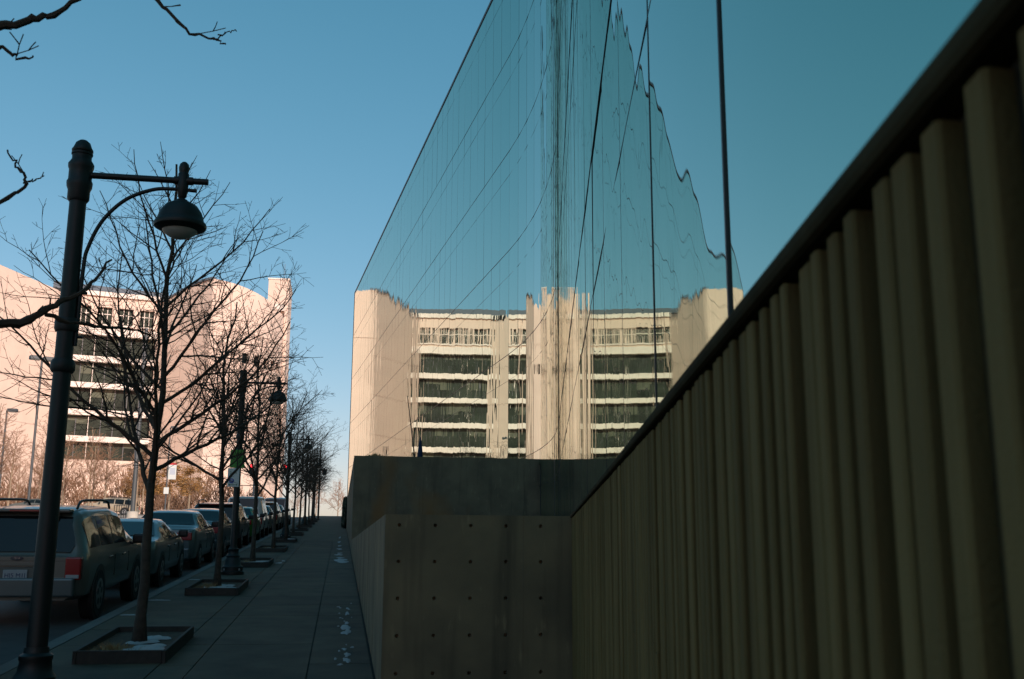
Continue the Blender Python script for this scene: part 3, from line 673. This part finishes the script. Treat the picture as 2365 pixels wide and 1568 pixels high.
# ---------------------------------------------------------------- tree planters with snow and straw
PLAB = ['snow-dusted timber tree planter', ]
for k, y0 in enumerate(PY0):
    x0, x1, y1, h, w = -2.54, -1.66, y0+2.05, .125, .035
    pr = empty('tree_planter', (-2.15, y0, gz(y0)), 0, None, None)
    lab = ['dark timber tree planter holding snow and straw beside the silver SUV', 'dark timber tree planter with a straw heap short of the signposted lamp', 'dark timber tree planter just past the signposted lamp'][k] if k < 3 else 'dark timber tree planter in the sidewalk row, %s from the silver SUV up the hill' % TDESC[k-3]
    tag(pr, lab, 'planter', 'tree planters along the sidewalk')
    PO = -Vector(pr.location)
    def board(a, c, d, e):
        bevel(MB().hexa([(a+PO.x, d+PO.y, gz(d)-.03+PO.z), (c+PO.x, d+PO.y, gz(d)-.03+PO.z), (c+PO.x, e+PO.y, gz(e)-.03+PO.z), (a+PO.x, e+PO.y, gz(e)-.03+PO.z), (a+PO.x, d+PO.y, gz(d)+h+PO.z), (c+PO.x, d+PO.y, gz(d)+h+PO.z), (c+PO.x, e+PO.y, gz(e)+h+PO.z), (a+PO.x, e+PO.y, gz(e)+h+PO.z)]).build('board', M_board, pr), .004, 1)
    board(x0, x0+w, y0, y1); board(x1-w, x1, y0, y1); board(x0+w+.002, x1-w-.002, y0, y0+w); board(x0+w+.002, x1-w-.002, y1-w, y1)
    MB().hexa([(a+PO.x, d+PO.y, gz(d)+z+PO.z) for z in (-.02, .065) for a, d in ((x0+w+.001, y0+w+.001), (x1-w-.001, y0+w+.001), (x1-w-.001, y1-w-.001), (x0+w+.001, y1-w-.001))]).build('soil', M_soil, pr)
    if k < 8:
        rr = random.Random(900+k)
        for q in range(6 if k < 3 else 2):
            cx_, cy_ = rr.uniform(x0+.28, x1-.2), rr.uniform(y0+.25, y1-.25)
            if k == 0: cx_ = rr.uniform(x0+.4, x1-.17)
            so = blob('snow', cx_+PO.x, cy_+PO.y, rr.uniform(.1, .17), rr.uniform(.15, .3), M_snow, 500+k*10+q, h=.02, base=lambda yv, PO=PO: gz(yv-PO.y)+.068+PO.z, parent=pr, kind='stuff')
    if k < 4:                       # straw tufts
        rr = random.Random(50+k); sb = MB(); cx_, cy_ = x0+.3+PO.x, y0+(.4 if k == 0 else .8)+PO.y
        for q in range(420 if k < 2 else 160):
            a = rr.uniform(0, 6.28); dd = abs(rr.gauss(0, .16)); px, py = cx_+dd*math.cos(a), cy_+dd*math.sin(a)*1.3
            px = min(max(px, x0+.05+PO.x), x1-.05+PO.x); py = min(max(py, y0+.06+PO.y), y1-.06+PO.y)
            z = gz(py-PO.y)+.066+PO.z; L = rr.uniform(.05, .15)*(1.2-dd*2); L = max(L, .04); ta = rr.uniform(0, 6.28); tip = Vector((px+L*.7*math.cos(ta), py+L*.7*math.sin(ta), z+L*rr.uniform(.3, .8)))
            sb.poly([(px-.003, py, z), (px+.003, py, z), tip])
        sb.build('straw', M_straw, pr, kind='stuff')

# ---------------------------------------------------------------- parked vehicles
def lerp(a, c, t): return a+(c-a)*t
SUV = dict(L=4.75, W=.92, prof=[(0, .93), (.06, .97), (.30, 1.50), (.42, 1.585), (.8, 1.625), (2.3, 1.63), (2.85, 1.58), (3.0, 1.54), (3.62, 1.08), (3.8, 1.04), (4.45, 1.0), (4.68, .86), (4.75, .7)],
           belt=.98, floor=.34, wheel=.36, wx=(.93, 3.83), tum=.17, rear=((.07, .99), (.29, 1.48)), wind=((3.02, 1.52), (3.6, 1.1)), sides=[(.34, 1.02), (1.1, 1.9), (1.98, 2.98)], rails=True)
SEDAN = dict(L=4.75, W=.9, prof=[(0, .80), (.05, .98), (.12, 1.02), (.82, 1.06), (1.0, 1.1), (1.55, 1.38), (1.85, 1.43), (2.5, 1.45), (2.75, 1.42), (3.5, 1.02), (3.65, .98), (4.4, .86), (4.66, .74), (4.75, .6)],
             belt=.97, floor=.24, wheel=.32, wx=(.98, 3.78), tum=.2, rear=((.98, 1.09), (1.53, 1.37)), wind=((2.78, 1.4), (3.46, 1.05)), sides=[(1.2, 1.72), (1.78, 2.3), (2.36, 3.2)], rails=False)
COUPE = dict(SEDAN, L=4.45, prof=[(0, .74), (.05, .9), (.14, .94), (.6, .97), (.75, 1.0), (1.5, 1.27), (1.85, 1.32), (2.3, 1.33), (2.5, 1.3), (3.25, .95), (3.4, .92), (4.1, .8), (4.38, .68), (4.45, .55)],
             belt=.9, rear=((.78, 1.0), (1.47, 1.25)), wind=((2.53, 1.28), (3.2, .98)), sides=[(1.25, 1.75), (1.82, 2.95)], wx=(.9, 3.6))
VAN = dict(SUV, prof=[(0, 1.0), (.05, 1.05), (.22, 1.78), (.32, 1.86), (.8, 1.9), (2.6, 1.9), (3.0, 1.84), (3.15, 1.78), (3.85, 1.16), (3.95, 1.12), (4.5, 1.0), (4.7, .86), (4.75, .7)], rear=((.06, 1.08), (.22, 1.77)), wind=((3.17, 1.76), (3.82, 1.19)), rails=False)
PAINT = {}
def paint(name, c, metal=.55, rough=.32):
    return mat('paint_'+name, c, rough, metal, coat=.6, var=.06, scale=2)
def make_car(spec, pm, bumper=None, detail=False):
    r = empty('parked_car'); S = spec; W = S['W']; L = S['L']; fl = S['floor']; bl = S['belt']; pr = S['prof']
    def ztop(y):
        for k in range(len(pr)-1):
            if pr[k][0] <= y <= pr[k+1][0]: return lerp(pr[k][1], pr[k+1][1], (y-pr[k][0])/max(1e-6, pr[k+1][0]-pr[k][0]))
        return pr[-1][1]
    def hw(y):                       # half width in plan, rounded at the ends
        e = min(y, L-y); k = .30 if y > L/2 else .22
        return W*(1-.17*max(0, 1-e/k)**2) - (.05*max(0, 1-(L-y)/1.0))
    def section(y):
        w = hw(y); zt = ztop(y); be = min(bl, zt-.03)
        rise = max(0, (zt-be-.03)); q = min(1, rise/.35); wr = w-(.03+S['tum']*q)
        return [(w*.86, fl), (w*.965, fl+.06), (w*.99, fl+.2), (w, (fl+be)/2+.03), (w*.995, be-.1), (w*.975, be), (lerp(w*.975, wr, .5)+.012*q, lerp(be, zt-.07*q-.012, .5)), (wr, zt-.07*q-.012), (wr-.07, zt-.018*q-.004), (wr*.5, zt+.004), (0, zt+.008)]
    ys = sorted(set([p[0] for p in pr]+[L*k/22 for k in range(23)]+[.03, .1, L-.1, L-.2])); b = MB(); ns = 21
    for y in ys:
        h = section(y); ring = [(-x, y, z) for x, z in h]+[(x, y, z) for x, z in reversed(h[:-1])]; b.v += ring
    for k in range(len(ys)-1):
        for q in range(ns-1): b.f.append((k*ns+q, k*ns+q+1, (k+1)*ns+q+1, (k+1)*ns+q))
        b.f.append((k*ns+ns-1, k*ns, (k+1)*ns, (k+1)*ns+ns-1))
    b.f.append(tuple(range(ns))); b.f.append(tuple((len(ys)-1)*ns+q for q in reversed(range(ns))))
    b.build('body', pm, r, smooth='auto')
    # glass
    def patch(yA, yB, sx):
        b = MB(); n = 7
        for k in range(n):
            y = lerp(yA, yB, k/(n-1)); h = section(y); (x0, z0), (x1, z1), (x2, z2) = h[5], h[6], h[7]
            f0, f1 = .12, .9
            a0 = (lerp(x0, x1, f0*2) if f0 < .5 else 0, lerp(z0, z1, f0*2)); a1 = (lerp(x1, x2, (f1-.5)*2), lerp(z1, z2, (f1-.5)*2))
            for x, z in (a0, (x1, z1), a1): b.v.append((sx*(x+.006), y, z))
        for k in range(n-1):
            for q in range(2): i = 3*k+q; b.f.append((i, i+1, i+4, i+3) if sx < 0 else (i, i+3, i+4, i+1))
        return b
    for sx in (-1, 1):
        for yA, yB in S['sides']: patch(yA, yB, sx).build('side_window', M_darkglass, r, smooth=True)
    def screen(name, seg):
        (yA, zA), (yB, zB) = seg; b = MB(); n = 6; up = 1 if yB > yA else -1
        for k in range(n):
            t = k/(n-1); y = lerp(yA, yB, t); z = ztop(y); h = section(y); w = h[8][0]-.01 if z > bl+.05 else h[8][0]-.06
            dy, dz = (-.008, .006) if name == 'rear_window' else (.008, .006)
            for q in range(5): x = lerp(-w, w, q/4); b.v.append((x, y+dy*1.5, z+dz+.008*(1-(2*q/4-1)**2)))
        for k in range(n-1):
            for q in range(4): i = 5*k+q; b.f.append((i, i+1, i+6, i+5))
        return b.build(name, M_darkglass, r, smooth=True)
    screen('rear_window', S['rear']); screen('windscreen', S['wind'])
    # wheels
    wr = S['wheel']
    for wy in S['wx']:
        for sx in (-1, 1):
            xo = hw(wy)
            arch = MB(); arch.tube([(sx*(xo-.06), wy, wr+.01), (sx*(xo+.004), wy, wr+.01)], wr*1.17, 24); arch.build('wheel_arch', M_black, r)
            wh = MB().tube([(sx*(xo-.2), wy, wr), (sx*(xo-.03), wy, wr), (sx*(xo+.012), wy, wr)], [wr, wr, wr*.94], 24).build('wheel', M_rubber, r, smooth='auto')
            rim = MB().tube([(sx*(xo-.02), wy, wr), (sx*(xo+.016), wy, wr)], wr*.62, 20); 
            rim.build('rim', M_rim, wh, smooth='auto')
            sp = MB()
            for k in range(5):
                a = k*2*math.pi/5; c, d = math.cos(a+.35)*wr*.36, math.sin(a+.35)*wr*.36
                sp.tube([(sx*(xo+.014), wy+c, wr+d), (sx*(xo+.02), wy+c, wr+d)], wr*.14, 8)
            sp.build('spoke_gap', M_black, wh)
    # lights, bumpers, plate, mirrors, handles
    bm = bumper or pm
    zb = fl+.05
    bevel(MB().box(-W*.86, W*.86, -.09, .1, zb, zb+.26).build('rear_bumper', bm, r, smooth=False), .03, 3)
    bevel(MB().box(-W*.8, W*.8, L-.1, L+.06, zb-.02, zb+.26).build('front_bumper', bm, r), .03, 3)
    ztl = ztop(.03)
    tall = S['rails'] or spec is VAN
    for sx in (-1, 1):
        if tall: q = (.62, .93)
        else: q = (ztop(0)-.06, ztop(.06)-.05)
        x0, x1 = (W*.70, W*.935) if tall else (W*.5, W*.9)
        xa, xb = sorted((sx*x0, sx*x1))
        tl = bevel(MB().box(xa, xb, -.022, .16, q[0], q[1]).build('tail_light', M_tail, r), .02, 2)
        if detail: xa2, xb2 = sorted((sx*(x0+.02), sx*(x1-.02))); bevel(MB().box(xa2, xb2, -.03, -.02, q[0]+.02, q[0]+.07).build('reverse_lamp', M_plate, tl), .004, 1)
        xa, xb = sorted((sx*W*.45, sx*W*.82)); bevel(MB().box(xa, xb, L-.2, L-.03, .6, .74).build('headlight', M_chrome, r), .03, 2)
        my = S['wind'][1][0]-.35; xo = section(my)[5][0]
        mo = bevel(MB().box(*sorted((sx*(xo+.03), sx*(xo+.23))), my-.06, my+.06, bl+.02, bl+.18).build('mirror', M_black, r), .04, 3)
        MB().box(*sorted((sx*(xo-.03), sx*(xo+.05))), my-.03, my+.03, bl+.0, bl+.05).build('mirror_arm', M_black, mo)
        for hy in [(a+c)/2+.12 for a, c in S['sides'][-2:]]:
            xo = section(hy)[4][0]; bevel(MB().box(*sorted((sx*(xo-.005), sx*(xo+.025))), hy-.1, hy+.1, bl-.14, bl-.105).build('door_handle', pm, r), .008, 2)
        for sy in (S['sides'][-1][0]-.03, S['sides'][-1][1]+.05):
            xo = section(sy)[3][0]; MB().box(*sorted((sx*(xo-.01), sx*(xo+.0035))), sy-.004, sy+.004, fl+.22, bl-.1).build('door_gap', M_black, r)
    if S['rails']:
        for sx in (-1, 1):
            x = sx*(section(1.5)[8][0]-.03)
            MB().tube(tubecurve([(x, .55, 1.60), (x, .68, 1.685), (x, .95, 1.715), (x, 1.6, 1.72), (x, 2.3, 1.715), (x, 2.58, 1.68), (x, 2.7, 1.59)]), .02, 8).build('roof_rail', M_black, r, smooth=True)
        bevel(MB().box(-.62, .62, .17, .4, 1.545, 1.595).build('spoiler', pm, r), .02, 2)
        bevel(MB().box(-.2, .2, .158, .2, 1.555, 1.582).build('brake_light', M_tail, r), .006, 1)
    pz = .68 if tall else .62
    pt = bevel(MB().box(-.16, .16, -.035, -.02, pz-.08, pz+.08).build('number_plate', M_plate, r), .004, 1)
    if detail:
        text_mesh('HJ5 M1J', .085, M_ink, pt, (0, -.037, pz), (R(90), 0, 0))
        MB().box(-.42, .42, -.03, .02, .815, .865).build('tailgate_trim', pm, r); bevel(MB().box(-.3, .3, -.012, .02, pz-.12, pz+.115).build('plate_recess', mat('pale_grey_plastic', (.1, .1, .09), .6), r), .01, 2)
        MB().box(-.64, .64, -.004, .01, .875, .881).build('tailgate_gap', M_black, r)
        bd = MB(); bd.v = [(0, -.014, 1.0)]+[(.085*math.cos(2*math.pi*k/28), -.012, .915+.03*math.sin(2*math.pi*k/28)) for k in range(28)]; bd.v[0] = (0, -.013, .915); bd.f = [(0, 1+k, 1+(k+1) % 28) for k in range(28)]
        bo = bd.build('oval_badge', mat('badge_dark', (.02, .03, .05), .3), r); text_mesh('Ford', .042, M_chrome, bo, (0, -.0145, .915), (R(90), 0, 0), shear=.3)
        MB().tube([(.16, .19, 1-.0+.04), (-.28, .12, 1.0+.07)], .009, 6).build('rear_wiper', M_black, r)
        for k, sx in enumerate((-1, 1)): MB().box(sx*.42-.03, sx*.42+.03, .2, .23, 1.47, 1.53).build('glass_hinge', M_black, r)
    return r
silver = paint('silver', (.12, .12, .105), .3, .4); bluesil = paint('bluesilver', (.085, .11, .115), .35); dark = paint('dark', (.02, .025, .03), .3); white = paint('white', (.4, .4, .38), 0); green = paint('green', (.03, .16, .02), .2); tan = paint('tan', (.42, .34, .24), .3)
kit = {}
def car(kind, spec, pm, x, yrear, label, group='cars parked along the kerb', rz=0, bumper=None, detail=False):
    key = (kind, pm.name)
    if key not in kit: kit[key] = o = make_car(spec, pm, bumper, detail); capture(o)
    else: o = fast_copy(kit[key], (0, 0, 0))
    o.rotation_mode = 'XYZ'; o.location = (x, yrear, gz(yrear)-.15+(.0)); o.rotation_euler = (math.atan(.045) if yrear < 108 else 0, 0, rz)
    tag(o, label, 'car', group); return o
CX = -4.42
car('suvf', SUV, silver, CX, 15.75, 'silver SUV with black roof rails parked at the kerb by the first planter', detail=True, bumper=bluesil)
car('coupe', COUPE, bluesil, CX-.02, 21.6, 'low pale silver coupe parked right in front of the silver SUV')
car('sedan', SEDAN, bluesil, CX, 27.2, 'blue-grey sedan parked ahead of the low silver coupe')
car('sedan', SEDAN, paint('steel', (.04, .06, .07)), CX+.02, 32.9, 'steel-blue sedan parked behind the black SUV')
car('suv', SUV, dark, CX, 38.6, 'black SUV with roof rails parked ahead of the steel-blue sedan')
car('sedan', SEDAN, green, CX+.05, 44.2, 'green sedan parked ahead of the black SUV')
car('van', VAN, white, CX, 50.0, 'white van parked ahead of the green sedan')
car('sedan', SEDAN, silver, CX, 56.0, 'silver sedan parked ahead of the white van')
car('suv', SUV, tan, CX, 61.8, 'tan SUV parked between two silver cars up the hill')
car('sedan', SEDAN, silver, CX, 67.6, 'silver sedan parked ahead of the tan SUV')
car('van', VAN, white, CX, 73.4, 'white van parked farther up the hill near the crest')
car('sedan', SEDAN, dark, CX, 6.9, 'dark car parked behind the silver SUV')
car('suv', SUV, tan, -19.0, 104.0, 'tan SUV parked in the sun across the street by the lot', group='cars in the lot', rz=R(88))
o = car('sedan', SEDAN, silver, -26.5, 107.0, 'silver sedan parked in the sun across the street behind the lot railing', group='cars in the lot', rz=R(84))

# ---------------------------------------------------------------- traffic signals
M_sig = mat('signal_housing', (.03, .03, .02), .6)
def signal(x, y, zc, label):
    r = empty('traffic_signal', (x, y, gz(y)), 0, label, 'traffic signal', 'red traffic signals at the crest'); z = zc-gz(y)
    MB().tube([(.28, .1, -.1), (.28, .1, z+.55)], [.1, .07], 10).build('pole', M_galv, r, smooth='auto')
    MB().tube([(.28, .1, z), (.0, .1, z)], .03, 8).build('mast_arm', M_galv, r)
    bevel(MB().box(-.17, .17, -.1, .12, z-.75, z+.2).build('housing', M_sig, r), .03, 2)
    for k in range(3):
        zz = z-.31*k; b = MB(); b.v = [(0, -.115, zz)]+[(.15*math.cos(a*math.pi/10), -.112, zz+.15*math.sin(a*math.pi/10)) for a in range(20)]; b.f = [(0, 1+q, 1+(q+1) % 20) for q in range(20)]
        ln = b.build('lens', M_redlight if k == 0 else M_black, r)
        v = MB(); pts = [(.135*math.cos(R(a)), .135*math.sin(R(a))) for a in range(-10, 191, 20)]
        for q in range(len(pts)-1): v.quad((pts[q][0], -.11, zz+pts[q][1]), (pts[q+1][0], -.11, zz+pts[q+1][1]), (pts[q+1][0], -.27, zz+pts[q+1][1]), (pts[q][0], -.27, zz+pts[q][1]))
        v.build('visor', M_sig, ln)
signal(-8.72, 105, 9.55, 'red traffic signal over the parked cars, the one farther from the sidewalk')
signal(-5.5, 105, 9.57, 'red traffic signal over the parked cars, the one nearer the sidewalk')

# ---------------------------------------------------------------- lot lamps, poles and signs across the street
def lot_lamp(x, y, h, label, two=True, r=.075, heads=True):
    o = empty('lot_light', (x, y, gz(y)), 0, label, 'light pole', 'light poles across the street')
    MB().tube([(0, 0, -.2), (0, 0, h)], [r, r*.75], 12).build('pole', M_trim, o, smooth='auto')
    MB().lathe([(r*2.4, -.1), (r*2.4, .5), (r*1.2, .55)], 14).build('footing', M_farwalk, o, smooth='auto')
    if heads:
        for sx in ((-1, 1) if two else (1,)):
            bevel(MB().box(*sorted((sx*.05, sx*.62)), -.2, .2, h-.08, h+.12).build('lamp_head', M_trim, o), .02, 1); MB().box(*sorted((sx*.12, sx*.58)), -.16, .16, h-.1, h-.081).build('lens', M_lens, o)
    return o
lot_lamp(-12.43-3.6, 58, 8.9, 'twin-headed shoebox light pole across the street from the silver SUV').rotation_euler = (0, 0, .5)
lot_lamp(-21.15, 70, 7.0, 'single-headed light pole standing beyond the lot trees', two=False)
lot_lamp(-16.4, 88, 15.5, 'tall grey banded pole in front of the dark window bands', r=.19, heads=False)
p = lot_lamp(-16.3, 103, 8.3, 'light pole with a white banner in front of the beige building', two=False)
bn = empty('pole_banner', (-15.85, 102.9, 8.75), 0, 'white banner with red top hung on a light pole', 'banner')
bevel(MB().box(-.36, .36, -.015, .015, -.75, .62).build('cloth', M_signwhite, bn), .004, 1); MB().box(-.36, .36, -.015, .015, .622, .8).build('red_header', M_red, bn)
for k in range(5): MB().box(-.2+.1*k-.025, -.2+.1*k+.025, -.022, -.016, -.3, .15).build('column_mark', mat('banner_grey', (.3, .35, .5), .8), bn)
MB().box(-.26, .26, -.022, -.016, .2, .28).build('pediment_mark', mat('banner_grey', (.3, .35, .5), .8), bn)
sg = empty('lot_sign', (-16.3, 102.8, gz(102.8)+2.0), 0, 'small white square sign on the banner pole', 'sign'); bevel(MB().box(-.2, .26, -.05, -.03, 0, .62).build('panel', M_signwhite, sg), .02, 1); MB().box(-.02, .02, -.03, .2, .2, .3).build('clamp', M_galv, sg)
tp = empty('utility_pole', (-1.95, 96, gz(96)), 0, 'slim tall pole with two small lamps beyond the last street lamp', 'pole')
MB().tube([(0, 0, -.2), (0, 0, 6.6)], [.09, .06], 10).build('shaft', M_iron, tp, smooth='auto')
for sx, z in ((-1, 5.0), (1, 4.1)):
    MB().tube([(0, 0, z+.35), (sx*.42, 0, z+.35)], .025, 6).build('bracket', M_iron, tp); MB().lathe([(.15, 0), (.22, .04), (.17, .2), (.03, .33)], 12, (sx*.42, 0, z)).build('lamp_shade', M_iron, tp, smooth='auto')
rl = empty('metal_railing', (-17.0, 84, gz(84)), 0, 'short black metal railing at the far pavement edge', 'railing')
for k in range(9): MB().tube([(0, k*.9, gz(84+k*.9)-gz(84)-.05), (0, k*.9, gz(84+k*.9)-gz(84)+1.05)], .025, 6).build('post', M_iron, rl)
for z in (.35, 1.03): MB().tube([(0, 0, z), (0, 7.2, gz(91.2)-gz(84)+z)], .022, 6).build('rail', M_iron, rl)

# ---------------------------------------------------------------- trees of the lot, russet thicket
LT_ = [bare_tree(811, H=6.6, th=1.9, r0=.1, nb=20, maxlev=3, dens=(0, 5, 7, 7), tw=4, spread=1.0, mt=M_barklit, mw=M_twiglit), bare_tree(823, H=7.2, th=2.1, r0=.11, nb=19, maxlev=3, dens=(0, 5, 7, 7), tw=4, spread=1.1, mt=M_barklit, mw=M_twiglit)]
for t in LT_: t.name = 'lot_tree'; capture(t)
rr = random.Random(5)
spots = [(-24.5, 76), (-19.3, 74), (-27, 92), (-21.6, 96), (-19.5, 88), (-31, 84), (-23.7, 112), (-19.6, 110), (-35, 104), (-29.5, 110), (-18.6, 101), (-40, 98), (-20.4, 66), (-25.5, 103), (-33, 115), (-37.5, 88)]
for k, (x, y) in enumerate(spots):
    o = LT_[k] if k < 2 else fast_copy(LT_[k % 2], (0, 0, 0), sc=rr.uniform(.85, 1.15))
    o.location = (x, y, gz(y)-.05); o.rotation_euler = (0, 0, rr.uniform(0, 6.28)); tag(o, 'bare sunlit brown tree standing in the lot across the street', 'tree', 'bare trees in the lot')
for k, (x, y, sc) in enumerate([(-3.4, 150, 1.0), (-.4, 172, 1.1), (-6.5, 165, 1.0)]):
    o = fast_copy(LT_[k % 2], (x, y, gz(y)), sc=sc, rz=k*2.0); tag(o, 'hazy bare tree in the sun beyond the crest of the sidewalk', 'tree', 'bare trees beyond the crest')
def leafy(x, y, H, seed, label):
    r = empty('oak_tree', (x, y, gz(y)-.05), 0, label, 'tree', 'russet trees in the lot'); rr = random.Random(seed)
    MB().tube([(0, 0, 0), (.05, 0, H*.35), (0, .1, H*.8)], [.14, .1, .03], 8).build('trunk', M_barklit, r, smooth=True)
    b = MB()
    for k in range(26):
        a = rr.uniform(0, 6.28); q = rr.random()**.5; z = H*(.4+.55*rr.random()); c = Vector((q*H*.36*math.cos(a)*(1.2-z/H*.6), q*H*.36*math.sin(a)*(1.2-z/H*.6), z)); s = rr.uniform(.4, .8)
        for _ in range(150):
            p = c+Vector((rr.gauss(0, s*.5), rr.gauss(0, s*.5), rr.gauss(0, s*.38))); d1_, d2_ = perp(Vector((0, 0, 1)), rr), Vector((rr.gauss(0, 1), rr.gauss(0, 1), rr.gauss(0, 1))).normalized(); w = rr.uniform(.04, .085)
            b.quad(p-d1_*w-d2_*w*.6, p+d1_*w-d2_*w*.6, p+d1_*w+d2_*w*.6, p-d1_*w+d2_*w*.6)
    b.build('crown', M_leaf, r)
leafy(-15.9-1.2, 110, 5.4, 31, 'round tree keeping its russet leaves, beyond the black SUV'); leafy(-14.8-2.0, 122, 5.6, 32, 'second russet-leaved tree, farther up behind the first one'); leafy(-21.3, 117, 4.8, 33, 'low russet-leaved tree behind the banner pole')
leafy(-46, 118, 5.5, 34, 'russet-leaved tree far along the lot edge')
tb = MB(); rr = random.Random(60)
for k in range(17000):
    x = rr.uniform(-80, -9.5); y = 128+rr.uniform(0, 12); h = rr.random()**.75*5.2*(.75+.25*math.sin(x*.7)+.15*math.sin(x*2.3)); z = gz(y)+h
    d = Vector((rr.gauss(0, .6), rr.gauss(0, .3), 1)).normalized(); L = rr.uniform(.4, 1.1); w = rr.uniform(.025, .06); a = Vector((x, y, z))
    tb.quad(a-Vector((w, 0, 0)), a+Vector((w, 0, 0)), a+d*L+Vector((w*.4, 0, 0)), a+d*L-Vector((w*.4, 0, 0)))
o = tb.build('thicket', M_thick); tag(o, kind='stuff'); o['label'] = 'russet brown winter thicket in front of the beige building'

# ---------------------------------------------------------------- hedge by the far plinth, weeds and pole on the terrace
hb = MB(); rr = random.Random(15)
for k in range(9000):
    y = rr.uniform(62, 100); zf = rr.random(); x = .38-.02-rr.random()*.22*(1-.4*zf); z = gz(y)+zf*(1.5+.3*math.sin(y*.8))
    d1_ = perp(Vector((1, 0, 0)), rr); d2_ = Vector((rr.gauss(0, .5), rr.gauss(0, 1), rr.gauss(0, 1))).normalized(); w = rr.uniform(.04, .09); p = Vector((x, y, z))
    hb.quad(p-d1_*w-d2_*w, p+d1_*w-d2_*w, p+d1_*w+d2_*w, p-d1_*w+d2_*w)
hd = empty('ivy_hedge', (.2, 62, gz(62)), 0, 'dark ivy growing along the foot of the far plinth wall', 'hedge'); o = hb.build('foliage', M_hedge, hd); o.location = -Vector(hd.location); o['kind'] = 'stuff'
MB().tube([(0, 0, 0), (-.05, 14, gz(76)-gz(62)+1.2), (-.02, 36, gz(98)-gz(62)+1)], .04, 6).build('stem', M_bark, hd)
def tuft(x, y, z, h, sp, n, seed, label):
    rr = random.Random(seed); b = MB()
    for _ in range(n):
        a = rr.uniform(0, 6.28); q = abs(rr.gauss(0, sp)); px, py = q*math.cos(a), q*math.sin(a)*.5; L = h*rr.uniform(.4, 1)*(1.1-min(.8, q/sp*.35)); w = .012
        b.poly([(px-w, py, 0), (px+w, py, 0), (px+rr.gauss(0, .3)*L, py+rr.gauss(0, .2)*L, L)])
    o = b.build('weed_tuft', M_straw, None); o.location = (x, y, z); tag(o, label, 'weeds', 'weeds on the plinth')
tuft(1.07, 34.5, TOP2-.01, .16, .22, 260, 1, 'rounded clump of dry weeds near the plinth corner')
for k, (x, h) in enumerate([(1.6, .06), (3.3, .06), (4.2, .07), (4.9, .08), (5.5, .07)]): tuft(x, 34.4, TOP2-.01, h, .3, 160, 10+k, 'thin fringe of dry weeds along the plinth top')
fp = empty('flag_pole', (2.52, 36.5, TOP2), 0, 'thin leaning dark pole with a furled blue flag on the plinth', 'flag pole')
MB().tube([(0, 0, -.02), (-.33, 0, 2.35)], [.025, .012], 8).build('pole', M_iron, fp); MB().tube([(-.05, 0, .9), (.04, 0, 1.6)], .01, 6).build('guy_stick', M_iron, fp)
fb = MB().lathe([(.06, -.02), (.1, .12), (.085, .4), (.05, .7), (.012, .92)], 12, (.16, 0, 0)); fb.build('furled_flag', M_flag, fp, smooth=True)
